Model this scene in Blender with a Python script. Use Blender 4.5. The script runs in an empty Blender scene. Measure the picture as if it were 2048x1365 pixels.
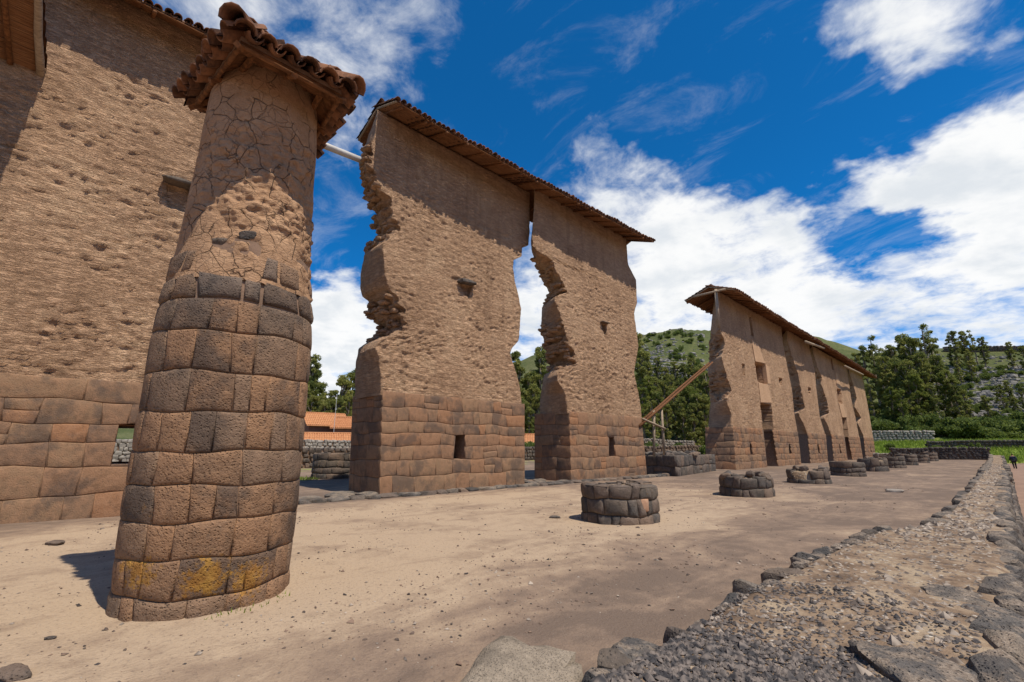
import bpy, math, random
import numpy as np
from mathutils import Vector
R = math.radians
scene = bpy.context.scene
COL = scene.collection

# ------------------------------------------------------------------ camera
F, CX, CY = 914.0, 1024.0, 682.5            # focal length and centre in photo pixels
TH, AZ, EYE = math.atan2(214.5, 914.0), R(45.965), 1.6
cam = bpy.data.cameras.new('camera'); cam_o = bpy.data.objects.new('camera', cam); COL.objects.link(cam_o)
cam.sensor_width = 36; cam.lens = 36 * F / 2048; cam.clip_start = 0.05; cam.clip_end = 6000
cam_o.location = (0, 0, EYE); cam_o.rotation_euler = (math.pi / 2 + TH, 0, AZ)
scene.camera = cam_o

# ------------------------------------------------------------------ light
SUN_AZ, SUN_RATIO = math.atan2(0.02, 1.0), 2.0
SUN_EL = math.atan(SUN_RATIO / math.hypot(1, 0.02))
sun = bpy.data.lights.new('sun', 'SUN'); sun.energy = 5.0; sun.angle = R(0.5); sun.color = (1.0, 0.925, 0.79)
sun_o = bpy.data.objects.new('sun', sun); COL.objects.link(sun_o)
sun_o.rotation_euler = Vector((math.cos(SUN_AZ) * math.cos(SUN_EL), math.sin(SUN_AZ) * math.cos(SUN_EL), math.sin(SUN_EL))).to_track_quat('Z', 'Y').to_euler()
scene.view_settings.view_transform = 'Standard'
scene.view_settings.look = 'None'
scene.view_settings.exposure = 0.0
scene.view_settings.gamma = 1.0
scene.view_settings.use_curve_mapping = False
scene.cycles.max_bounces = 6

_fh = np.array([-math.sin(AZ), math.cos(AZ), 0]); _r = np.array([math.cos(AZ), math.sin(AZ), 0]); _z = np.array([0, 0, 1.])
_fw = _fh * math.cos(TH) + _z * math.sin(TH); _up = -_fh * math.sin(TH) + _z * math.cos(TH)
CAM = np.array([0, 0, EYE])
def ray(x, y): return _fw * F + _r * (x - CX) - _up * (y - CY)
def on_ground(x, y, z=0.0):
    d = ray(x, y); return CAM + d * ((z - EYE) / d[2])
BAT = 0.02                                   # batter of the walls
def on_wall(x, y, XW, bat=BAT):              # point of a battered wall plane X = XW - bat*z
    d = ray(x, y); t = (XW - bat * EYE) / (d[0] + bat * d[2]); return CAM + d * t
def at_dist(x, y, dist):
    d = ray(x, y); return CAM + d * (dist / math.hypot(d[0], d[1]))

# ------------------------------------------------------------------ node helper
class NT:
    def __init__(s, tree): s.t = tree; s.n = tree.nodes; s.l = tree.links
    def node(s, typ, ins=None, **kw):
        n = s.n.new(typ)
        for k, v in kw.items(): setattr(n, k, v)
        for k, v in (ins or {}).items():
            sock = n.inputs[k]
            if hasattr(v, 'is_output'): s.l.new(v, sock)
            else: sock.default_value = v
        return n
    def math(s, op, a, b=0.0, c=0.0, clamp=False):
        n = s.node('ShaderNodeMath', {0: a, 1: b, 2: c}, operation=op); n.use_clamp = clamp; return n.outputs[0]
    def vmath(s, op, a, b=(0, 0, 0)):
        n = s.node('ShaderNodeVectorMath', {0: a, 1: b}, operation=op); return n.outputs['Value' if op in ('DISTANCE', 'LENGTH', 'DOT_PRODUCT') else 'Vector']
    def noise(s, vec, scale, detail=4, rough=0.55, dist=0.0):
        return s.node('ShaderNodeTexNoise', {'Vector': vec, 'Scale': scale, 'Detail': detail, 'Roughness': rough, 'Distortion': dist}).outputs['Fac']
    def voro(s, vec, scale, feature='F1', out='Distance', rand=1.0):
        return s.node('ShaderNodeTexVoronoi', {'Vector': vec, 'Scale': scale, 'Randomness': rand}, feature=feature).outputs[out]
    def scale(s, vec, sc, loc=(0, 0, 0)):
        return s.node('ShaderNodeMapping', {'Vector': vec, 'Scale': sc, 'Location': loc}).outputs[0]
    def ramp(s, fac, stops, interp='LINEAR'):
        n = s.node('ShaderNodeValToRGB', {0: fac}); cr = n.color_ramp; cr.interpolation = interp
        while len(cr.elements) < len(stops): cr.elements.new(0.5)
        for e, (p, c) in zip(cr.elements, stops):
            e.position = p; e.color = (*c, 1) if len(c) == 3 else c
        return n.outputs[0]
    def mix(s, fac, a, b, blend='MIX'):
        n = s.node('ShaderNodeMix', data_type='RGBA', blend_type=blend)
        for sock, v in ((n.inputs[0], fac), (n.inputs[6], a), (n.inputs[7], b)):
            if hasattr(v, 'is_output'): s.l.new(v, sock)
            elif isinstance(v, (int, float)): sock.default_value = v
            else: sock.default_value = (*v, 1) if len(v) == 3 else v
        return n.outputs[2]
    def rng(s, v, a, b, c=0.0, d=1.0, smooth=True):
        return s.node('ShaderNodeMapRange', {'Value': v, 'From Min': a, 'From Max': b, 'To Min': c, 'To Max': d}, interpolation_type='SMOOTHSTEP' if smooth else 'LINEAR').outputs[0]

# ------------------------------------------------------------------ sky
world = bpy.data.worlds.new('World'); scene.world = world; world.use_nodes = True
w = NT(world.node_tree); w.n.clear()
sky = w.node('ShaderNodeTexSky', sky_type='NISHITA', sun_disc=False)
sky.sun_elevation = SUN_EL; sky.sun_rotation = R(90) - SUN_AZ
sky.altitude = 3400; sky.air_density = 1.0; sky.dust_density = 0.3; sky.ozone_density = 4.0
gen = w.node('ShaderNodeTexCoord').outputs['Generated']
sep = w.node('ShaderNodeSeparateXYZ', {0: gen}); zc = w.math('MAXIMUM', sep.outputs[2], 0.0)
den = w.math('ADD', zc, 0.22)
flat = w.node('ShaderNodeCombineXYZ', {0: w.math('DIVIDE', sep.outputs[0], den), 1: w.math('DIVIDE', sep.outputs[1], den), 2: 0.0}).outputs[0]
n1 = w.noise(w.scale(flat, (1, 1, 1), (3.1, 1.7, 0)), 2.6, 12, 0.60, 0.25)
n2 = w.noise(w.scale(flat, (1, 1, 1), (7.7, 4.2, 0)), 8.5, 10, 0.64, 0.4)
n3 = w.noise(w.scale(flat, (1, 1, 1), (3.0, 1.78, 0)), 2.6, 6, 0.55, 0.25)
blobs = [  # photo pixel, angular radius, weight: the cloud masses of that day
    (700, 60, 0.26, 0.17), (900, 90, 0.18, 0.16), (560, 60, 0.22, 0.16), (480, 20, .2, .08),
    (1800, 50, 0.18, 0.38), (1700, 110, 0.10, 0.22), (1870, 90, .12, .24), (2040, 10, 0.13, 0.16),
    (1940, 290, 0.16, 0.48), (1780, 350, 0.14, 0.38), (2060, 320, 0.18, 0.44), (1950, 470, 0.14, 0.30), (2080, 480, .16, .34), (1750, 490, .09, -.28),
    (1200, 360, 0.16, 0.36), (1420, 410, 0.15, 0.34), (1330, 520, 0.24, 0.62), (1560, 490, 0.13, 0.36), (1580, 610, .18, .40),
    (640, 680, 0.20, 0.60), (720, 600, .12, .2), (1060, 620, .18, .45), (1510, 60, 0.07, 0.16), (760, 250, .2, .1),
    (1420, 200, .24, -.45), (1060, 130, .17, -.4), (1600, 340, .12, -.3), (1600, 440, .07, -.22), (900, 260, .13, -.3), (1250, 60, .2, -.4), (680, 480, .16, -.35),
    (1990, 190, .13, -.5), (1700, 225, .13, -.4), (1850, 205, .1, -.3), (1760, 455, .06, -.2), (1480, 250, .2, -.3), (720, 400, .16, -.3)]
wob = w.node('ShaderNodeTexNoise', {'Vector': flat, 'Scale': 3.2, 'Detail': 5, 'Roughness': .6}).outputs['Color']
wdir = w.vmath('ADD', gen, w.node('ShaderNodeVectorMath', {0: w.vmath('SUBTRACT', wob, (.5, .5, .5)), 'Scale': 0.30}, operation='SCALE').outputs[0])
cov = w.rng(zc, 0.56, 0.05, -0.05, 0.40)
for bx, by, rad, wt in blobs:
    d = ray(bx, by); d = d / np.linalg.norm(d)
    dist = w.vmath('DISTANCE', wdir, tuple(d))
    cov = w.math('ADD', cov, w.rng(dist, rad, 0.0, 0.0, wt))
field = w.math('ADD', w.math('ADD', w.math('MULTIPLY', w.math('SUBTRACT', n1, 0.5), 1.5), w.math('MULTIPLY', w.math('SUBTRACT', n2, 0.5), 0.95)), cov)
dens = w.rng(field, -0.03, 0.64)
shade = w.rng(w.math('ADD', w.math('MULTIPLY', w.math('SUBTRACT', n3, n1), 6.0), w.math('MULTIPLY', w.math('SUBTRACT', 0.75, field), 0.9)), -1.3, 0.6)
cloud = w.mix(shade, (7.7, 8.1, 8.5), (10.1, 10.1, 10.0))
blue = w.mix(1.0, sky.outputs[0], (0.10, 1.12, 1.68), 'MULTIPLY')
cir = w.noise(w.scale(flat, (1.0, 1.8, 1), (1.3, 5.1, 0)), 2.6, 10, 0.66, 0.7)
veil = w.math('MULTIPLY', w.rng(cir, 0.50, 0.80), 0.26)
skyc = w.mix(w.math('MAXIMUM', w.math('MULTIPLY', dens, 0.97), veil), blue, cloud)
bg = w.node('ShaderNodeBackground', {'Color': skyc, 'Strength': 0.1})
w.node('ShaderNodeOutputWorld', {'Surface': bg.outputs[0]})

# ------------------------------------------------------------------ numpy noise
_rs = np.random.RandomState(7); _perm = np.tile(_rs.permutation(256), 3); _val = _rs.rand(256) * 2 - 1
def vnoise(p):
    p = np.asarray(p, float); i = np.floor(p).astype(int); f = p - i; u = f * f * (3 - 2 * f); i &= 255
    def h(a, b, c): return _val[_perm[_perm[_perm[(i[:, 0] + a) & 255] + ((i[:, 1] + b) & 255)] + ((i[:, 2] + c) & 255)]]
    x0 = h(0, 0, 0) * (1 - u[:, 0]) + h(1, 0, 0) * u[:, 0]; x1 = h(0, 1, 0) * (1 - u[:, 0]) + h(1, 1, 0) * u[:, 0]
    x2 = h(0, 0, 1) * (1 - u[:, 0]) + h(1, 0, 1) * u[:, 0]; x3 = h(0, 1, 1) * (1 - u[:, 0]) + h(1, 1, 1) * u[:, 0]
    y0 = x0 * (1 - u[:, 1]) + x1 * u[:, 1]; y1 = x2 * (1 - u[:, 1]) + x3 * u[:, 1]
    return y0 * (1 - u[:, 2]) + y1 * u[:, 2]
def fbm(p, sc=(1, 1, 1), octv=4, off=0.0, gain=0.5):
    p = np.asarray(p, float) * np.asarray(sc, float) + off; a = 1.0; s = 0; n = 0
    for k in range(octv):
        s = s + a * vnoise(p); n += a; a *= gain; p = p * 2.03 + 17.3
    return s / n
def sstep(a, b, x):
    t = np.clip((np.asarray(x, float) - a) / (b - a), 0, 1); return t * t * (3 - 2 * t)

# ------------------------------------------------------------------ object helpers
def mesh_data(name, V, Fc, mat=None, smooth=True):
    m = bpy.data.meshes.new(name)
    V = np.asarray(V, np.float32)
    if isinstance(Fc, np.ndarray):
        k = Fc.shape[1]; nf = len(Fc)
        m.vertices.add(len(V)); m.vertices.foreach_set('co', V.ravel())
        m.loops.add(nf * k); m.loops.foreach_set('vertex_index', Fc.astype(np.int32).ravel())
        m.polygons.add(nf); m.polygons.foreach_set('loop_start', np.arange(0, nf * k, k, dtype=np.int32))
        m.update(calc_edges=True)
    else:
        m.from_pydata([tuple(map(float, v)) for v in V], [], [tuple(map(int, f)) for f in Fc])
    m.polygons.foreach_set('use_smooth', np.full(len(m.polygons), bool(smooth)))
    if mat: m.materials.append(mat)
    m.update(); return m
def link(name, data, parent=None, loc=None, rot=None, scale=None, kind=None):
    o = bpy.data.objects.new(name, data); COL.objects.link(o)
    if parent is not None: o.parent = parent
    if loc is not None: o.location = [float(v) for v in loc]
    if rot is not None: o.rotation_euler = rot
    if scale is not None: o.scale = scale
    if kind: o['kind'] = kind
    return o
def mk(name, V, Fc, mat, parent=None, smooth=True, kind=None):
    return link(name, mesh_data(name, V, Fc, mat, smooth), parent, kind=kind)
def tag(o, label, cat, group=None):
    o['label'] = label; o['category'] = cat
    if group: o['group'] = group
    return o
def thing(name, label, cat, group=None, loc=None):
    return tag(link(name, None, loc=loc), label, cat, group)
class MB:                                    # collects simple shapes into one mesh
    def __init__(s): s.v = []; s.f = []
    def add(s, V, Fc):
        b = len(s.v); s.v += [tuple(x) for x in V]; s.f += [tuple(i + b for i in f) for f in Fc]
    def box(s, a, b):
        (x0, y0, z0), (x1, y1, z1) = a, b
        s.add([(x0, y0, z0), (x1, y0, z0), (x1, y1, z0), (x0, y1, z0), (x0, y0, z1), (x1, y0, z1), (x1, y1, z1), (x0, y1, z1)],
              [(0, 3, 2, 1), (4, 5, 6, 7), (0, 1, 5, 4), (1, 2, 6, 5), (2, 3, 7, 6), (3, 0, 4, 7)])
    def pole(s, a, b, r0, r1=None, n=7, wob=0.0, seg=1, rnd=None):
        a = np.array(a, float); b = np.array(b, float); r1 = r0 if r1 is None else r1
        d = b - a; d /= np.linalg.norm(d); u = np.cross(d, (0, 0, 1.) if abs(d[2]) < .9 else (1., 0, 0)); u /= np.linalg.norm(u); w_ = np.cross(d, u)
        V = []; Fc = []
        for k in range(seg + 1):
            t = k / seg; c = a + (b - a) * t; rr = r0 + (r1 - r0) * t
            if wob and 0 < k < seg and rnd: c = c + u * rnd.uniform(-wob, wob) + w_ * rnd.uniform(-wob, wob)
            V += [tuple(c + (u * math.cos(q * 2 * math.pi / n) + w_ * math.sin(q * 2 * math.pi / n)) * rr) for q in range(n)]
        for k in range(seg):
            for q in range(n): Fc.append((k * n + q, k * n + (q + 1) % n, (k + 1) * n + (q + 1) % n, (k + 1) * n + q))
        Fc.append(tuple(range(n))[::-1]); Fc.append(tuple(seg * n + q for q in range(n)))
        s.add(V, Fc)
    def build(s, name, mat, parent=None, smooth=False, kind=None): return mk(name, s.v, s.f, mat, parent, smooth, kind)

# ------------------------------------------------------------------ materials
def material(name):
    m = bpy.data.materials.new(name); m.use_nodes = True; t = NT(m.node_tree); t.n.clear()
    bs = t.node('ShaderNodeBsdfPrincipled'); out = t.node('ShaderNodeOutputMaterial', {'Surface': bs.outputs[0]})
    bs.inputs['Roughness'].default_value = 0.92; bs.inputs['Specular IOR Level'].default_value = 0.2
    geo = t.node('ShaderNodeNewGeometry'); pos = geo.outputs['Position']
    rnd = t.node('ShaderNodeObjectInfo').outputs['Random']
    return m, t, bs, pos, rnd
def finish(t, bs, col, height=None, strength=0.5, dist=0.05):
    t.l.new(col, bs.inputs['Base Color'])
    if height is not None:
        b = t.node('ShaderNodeBump', {'Height': height, 'Strength': strength, 'Distance': dist}); t.l.new(b.outputs[0], bs.inputs['Normal'])

def mat_adobe(name, c_lo, c_mid, c_hi, bump=0.8):
    m, t, bs, p, rnd = material(name)
    big = t.noise(p, 0.5, 5, 0.6); mid = t.noise(t.scale(p, (1.5, 1.5, 5)), 1.6, 6, 0.65); fine = t.noise(t.scale(p, (1, 1, 2.0)), 13, 5, 0.72)
    crease = t.rng(t.math('ABSOLUTE', t.math('SUBTRACT', t.noise(t.scale(p, (2.2, 2.2, 8)), 1.9, 4, 0.65, 0.6), 0.5)), 0.0, 0.08)
    sp = t.node('ShaderNodeSeparateXYZ', {0: p}); wv = t.noise(p, 1.2, 3)
    yz = t.node('ShaderNodeCombineXYZ', {0: t.math('ADD', sp.outputs[1], sp.outputs[0]), 1: t.math('ADD', sp.outputs[2], t.math('MULTIPLY', wv, .18)), 2: 0.0}).outputs[0]
    brick = t.node('ShaderNodeTexBrick', {'Vector': yz, 'Scale': 1.0, 'Mortar Size': 0.018, 'Mortar Smooth': 0.6, 'Brick Width': 0.46, 'Row Height': 0.155}).outputs['Fac']
    col = t.ramp(t.math('ADD', t.math('MULTIPLY', big, 0.45), t.math('MULTIPLY', mid, 0.55)), [(0.34, c_lo), (0.50, c_mid), (0.66, c_hi)])
    run = t.noise(t.scale(p, (1.6, 1.6, 0.10)), 1.5, 5, 0.65)
    col = t.mix(t.rng(run, 0.52, 0.66, 0, 0.32), col, tuple(v * 0.8 for v in c_lo))
    pat = t.noise(t.scale(p, (1, 1, 1), (3, 8, 1)), 0.9, 4, 0.5)
    col = t.mix(t.rng(pat, 0.62, 0.68, 0, 0.45), col, c_hi)
    col = t.mix(t.rng(fine, 0.60, 0.72, 0, 0.35), col, c_hi)
    col = t.mix(t.rng(fine, 0.40, 0.28, 0, 0.5), col, tuple(v * 0.6 for v in c_lo))
    col = t.mix(t.rng(crease, 0.35, 0.0, 0, 0.3), col, tuple(v * 0.6 for v in c_lo))
    tiny = t.noise(t.scale(p, (1, 1, 1.8)), 34, 3, 0.7)
    col = t.mix(t.rng(tiny, 0.46, 0.34, 0, 0.45), col, tuple(v * 0.5 for v in c_lo)); col = t.mix(t.rng(tiny, 0.58, 0.68, 0, 0.3), col, c_hi)
    vo = t.voro(t.scale(p, (1, 1, 1.7)), 15)
    h = t.math('ADD', t.math('MULTIPLY', crease, 0.35), t.math('ADD', t.math('MULTIPLY', fine, 0.85), t.math('ADD', t.math('MULTIPLY', vo, 0.3), t.math('MULTIPLY', brick, -0.22))))
    finish(t, bs, col, h, bump, 0.07); return m
M = {}
M['adobe'] = mat_adobe('adobe', (0.34, 0.202, 0.120), (0.53, 0.328, 0.200), (0.68, 0.452, 0.282), 1.0)
M['adobe_end'] = M['adobe']
M['adobe_smooth'] = mat_adobe('adobe_render', (0.44, 0.27, 0.16), (0.52, 0.325, 0.195), (0.57, 0.365, 0.225), 0.3)

def mat_plaster():
    m, t, bs, p, rnd = material('cracked_mud_plaster')
    wv = t.vmath('ADD', p, t.vmath('SCALE', t.node('ShaderNodeTexNoise', {'Vector': p, 'Scale': 3.0, 'Detail': 4}).outputs['Color'], (0, 0, 0)))
    nz = t.node('ShaderNodeTexNoise', {'Vector': p, 'Scale': 3.5, 'Detail': 4}).outputs['Color']
    off = t.node('ShaderNodeVectorMath', {0: nz, 'Scale': 0.16}, operation='SCALE').outputs[0]
    pw = t.vmath('ADD', p, off)
    e1 = t.voro(pw, 3.6, 'DISTANCE_TO_EDGE'); e2 = t.voro(pw, 8.0, 'DISTANCE_TO_EDGE')
    big = t.noise(p, 1.3, 5, 0.6); fine = t.noise(p, 14, 5, 0.7)
    c1 = t.math('MAXIMUM', t.rng(e1, 0.0, 0.026), t.rng(t.noise(p, 2.2, 4), .50, .60)); c2 = t.math('MAXIMUM', t.rng(e2, 0.0, 0.035), t.rng(big, 0.56, 0.48))
    crack = t.math('MINIMUM', c1, t.math('MAXIMUM', c2, .45))
    col = t.ramp(t.math('ADD', t.math('MULTIPLY', big, .6), t.math('MULTIPLY', fine, .4)), [(0.35, (0.32, 0.182, 0.098)), (0.52, (0.455, 0.27, 0.155)), (0.68, (0.56, 0.35, 0.205))])
    col = t.mix(t.rng(crack, 0.75, 0.1, 0, 0.55), col, (0.07, 0.045, 0.03))
    h = t.math('ADD', t.math('MULTIPLY', crack, 0.6), t.math('MULTIPLY', fine, 0.35))
    finish(t, bs, col, t.math('ADD', h, t.math('MULTIPLY', t.noise(t.scale(p, (1, 1, 2)), 24, 4, .7), .5)), 1.0, 0.045); return m
M['plaster'] = mat_plaster()

def mat_stone(name, cols, stain=(0.075, 0.06, 0.052), stain_amt=0.62, lichen=0.5, bump=0.55, sc=1.0, dust=0.0, spots=()):
    m, t, bs, p, rnd = material(name)
    r2 = t.math('FRACT', t.math('MULTIPLY', rnd, 7.31))
    n = len(cols); base = t.ramp(rnd, [(k / n, c) for k, c in enumerate(cols)])
    pp = t.vmath('ADD', p, t.node('ShaderNodeCombineXYZ', {0: t.math('MULTIPLY', rnd, 3.0), 1: 0.0, 2: 0.0}).outputs[0])
    big = t.noise(p, 1.5 * sc, 6, 0.62); mid = t.noise(pp, 6 * sc, 5, 0.65); fine = t.noise(pp, 34 * sc, 4, 0.7)
    col = t.mix(t.rng(mid, 0.35, 0.7, 0, 0.55), base, tuple(min(1, c * 1.35) for c in cols[0]))
    col = t.mix(t.math('MULTIPLY', t.rng(t.math('ADD', big, t.math('MULTIPLY', t.math('SUBTRACT', r2, .5), .16)), 0.47, 0.64), stain_amt), col, stain)
    lc = t.noise(t.scale(pp, (1, 1, 1), (5, 9, 2)), 3.2 * sc, 6, 0.7)
    col = t.mix(t.math('MULTIPLY', t.rng(lc, 0.62, 0.72), t.math('MULTIPLY', t.rng(r2, 0.55, 0.8), lichen)), col, (0.40, 0.19, 0.035))
    col = t.mix(t.rng(fine, 0.60, 0.75, 0, 0.3), col, (0.5, 0.4, 0.32))
    col = t.mix(t.rng(fine, 0.44, 0.30, 0, 0.6), col, stain)
    col = t.mix(t.rng(t.noise(p, 4.5 * sc, 6, .7), .52, .68, 0, .45), col, tuple(c * .55 for c in cols[1]))
    for (sx, sy, sz, sr) in spots:            # patches of orange lichen
        dd = t.vmath('DISTANCE', p, (sx, sy, sz)); col = t.mix(t.math('MULTIPLY', t.rng(t.math('ADD', t.math('DIVIDE', dd, sr), t.math('MULTIPLY', t.math('SUBTRACT', t.noise(p, 14, 6, .75), .5), 3.6)), .85, .35), .7), col, t.mix(t.rng(mid, .4, .6), (0.34, 0.15, 0.02), (0.46, 0.235, 0.035)))
    if dust:                                  # earth lodged on upward faces
        nz_ = t.node('ShaderNodeSeparateXYZ', {0: t.node('ShaderNodeNewGeometry').outputs['Normal']}).outputs[2]
        dn = t.noise(p, 5.5, 6, 0.7)
        col = t.mix(t.math('MULTIPLY', t.math('MULTIPLY', t.rng(nz_, .55, .95), t.rng(dn, .44, .60)), dust), col, t.mix(t.rng(fine, .4, .6), (0.22, 0.16, 0.115), (0.36, 0.28, 0.21)))
    pit = t.rng(t.voro(pp, 34 * sc), 0.0, 0.4)
    finish(t, bs, col, t.math('ADD', t.math('ADD', t.math('MULTIPLY', fine, 0.6), t.math('MULTIPLY', pit, .55)), t.math('MULTIPLY', mid, 0.8)), bump, 0.035); return m
RED = [(0.27, 0.148, 0.084), (0.225, 0.13, 0.078), (0.31, 0.150, 0.074), (0.245, 0.145, 0.086), (0.195, 0.118, 0.076), (0.26, 0.158, 0.092)]
M['stone_red'] = mat_stone('andesite_red', RED)
M['stone_col'] = mat_stone('andesite_brown', [(0.31, 0.172, 0.094), (0.28, 0.158, 0.09), (0.25, 0.146, 0.086), (0.21, 0.13, 0.082), (0.29, 0.164, 0.092)], stain_amt=0.75, lichen=0.75, bump=1.0, spots=[(-5.65, 1.27, .33, .26), (-5.67, 1.66, .27, .24), (-6.03, .71, .45, .26)])
M['stone_mid'] = mat_stone('andesite_brown_grey', [(0.245, 0.152, 0.095), (0.205, 0.134, 0.09), (0.26, 0.156, 0.094), (0.175, 0.122, 0.087), (0.225, 0.142, 0.091)], stain_amt=0.7, lichen=0.6, bump=1.0)
M['stone_dark'] = mat_stone('andesite_dark', [(0.155, 0.115, 0.09), (0.11, 0.088, 0.075), (0.20, 0.135, 0.095), (0.135, 0.105, 0.08), (0.09, 0.08, 0.072)], stain=(0.045, 0.042, 0.04), lichen=0.25, bump=0.8)
M['stone_grey'] = mat_stone('andesite_grey', [(0.13, 0.112, 0.098), (0.10, 0.09, 0.082), (0.19, 0.15, 0.118), (0.075, 0.070, 0.068), (0.23, 0.18, 0.135)], stain=(0.05, 0.05, 0.052), lichen=0.12, bump=1.0, dust=.75)
M['boulder'] = mat_stone('speckled_boulder', [(0.36, 0.285, 0.21), (0.31, 0.24, 0.175), (0.33, 0.27, 0.205)], stain=(0.12, 0.098, 0.075), stain_amt=.5, lichen=0.2, bump=.9, sc=2.2)
M['stone_pale'] = mat_stone('fieldstone_pale', [(0.36, 0.31, 0.26), (0.27, 0.23, 0.19), (0.21, 0.17, 0.14), (0.42, 0.38, 0.33), (0.17, 0.145, 0.125)], stain_amt=0.35, lichen=0.1)

def mat_mix(name, a, b, scale, bump=0.3, rough=0.9, spec=0.2, stretch=(1, 1, 1), rndamt=0.4, detail=5):
    m, t, bs, p, rnd = material(name); bs.inputs['Roughness'].default_value = rough; bs.inputs['Specular IOR Level'].default_value = spec
    n = t.noise(t.scale(p, stretch), scale, detail, 0.65)
    f = t.math('ADD', t.rng(n, 0.3, 0.7), t.math('MULTIPLY', t.math('SUBTRACT', rnd, 0.5), rndamt), clamp=True)
    finish(t, bs, t.mix(f, a, b), n, bump, 0.02); return m
M['mortar'] = mat_mix('mud_mortar', (0.17, 0.11, 0.075), (0.27, 0.17, 0.115), 9, 0.6)
M['tile'] = mat_mix('clay_tile', (0.07, 0.036, 0.024), (0.27, 0.125, 0.066), 6, 0.5, rndamt=0.8)
M['tile_new'] = mat_mix('new_clay_tile', (0.42, 0.17, 0.075), (0.55, 0.26, 0.12), 3, 0.3, rndamt=0.6)
M['wood'] = mat_mix('rough_timber', (0.10, 0.044, 0.02), (0.26, 0.115, 0.048), 6, 0.4, stretch=(3, 1, 3), rndamt=0.5)
M['wood_grey'] = mat_mix('weathered_timber', (0.22, 0.16, 0.11), (0.40, 0.31, 0.22), 7, 0.4, stretch=(4, 1, 1))
M['cane'] = mat_mix('cane', (0.15, 0.065, 0.03), (0.36, 0.18, 0.085), 5, 0.5, stretch=(14, 0.6, 14))
M['steel'] = mat_mix('grey_painted_pole', (0.45, 0.43, 0.41), (0.6, 0.58, 0.55), 3, 0.1, 0.55, 0.4)
M['house_wall'] = mat_mix('house_mud_wall', (0.17, 0.085, 0.058), (0.23, 0.12, 0.08), 1.5, 0.3)
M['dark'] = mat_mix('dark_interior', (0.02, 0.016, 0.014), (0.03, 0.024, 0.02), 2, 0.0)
M['bark'] = mat_mix('eucalyptus_bark', (0.16, 0.12, 0.09), (0.34, 0.28, 0.22), 2, 0.3)
M['jacket'] = mat_mix('navy_jacket', (0.018, 0.024, 0.045), (0.03, 0.038, 0.065), 8, 0.2)
M['trousers'] = mat_mix('black_trousers', (0.012, 0.012, 0.014), (0.022, 0.02, 0.022), 8, 0.2)
M['skin'] = mat_mix('skin', (0.32, 0.17, 0.11), (0.36, 0.2, 0.13), 8, 0.1)
M['hair'] = mat_mix('dark_hair', (0.02, 0.012, 0.01), (0.03, 0.02, 0.015), 20, 0.2)

def mat_leaf(name, lo, hi):
    m, t, bs, p, rnd = material(name); bs.inputs['Roughness'].default_value = 0.6
    n = t.noise(p, 0.55, 3, 0.6)
    f = t.math('ADD', t.rng(n, 0.3, 0.7), t.math('MULTIPLY', t.math('SUBTRACT', rnd, 0.5), 0.7), clamp=True)
    col = t.mix(f, lo, hi); t.l.new(col, bs.inputs['Base Color'])
    tr = t.node('ShaderNodeBsdfTranslucent', {'Color': t.mix(0.5, col, (0.22, 0.26, 0.05))})
    mx = t.node('ShaderNodeMixShader', {0: 0.45, 1: bs.outputs[0], 2: tr.outputs[0]})
    out = [x for x in t.n if x.type == 'OUTPUT_MATERIAL'][0]; t.l.new(mx.outputs[0], out.inputs[0]); return m
M['leaf'] = mat_leaf('eucalyptus_leaf', (0.115, 0.14, 0.04), (0.36, 0.34, 0.095))
M['leaf_light'] = mat_leaf('young_eucalyptus_leaf', (0.13, 0.16, 0.03), (0.26, 0.27, 0.06))
M['leaf_bush'] = mat_leaf('shrub_leaf', (0.075, 0.115, 0.025), (0.18, 0.225, 0.06))
M['grass'] = mat_leaf('grass_blade', (0.17, 0.24, 0.03), (0.32, 0.40, 0.07))

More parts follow.
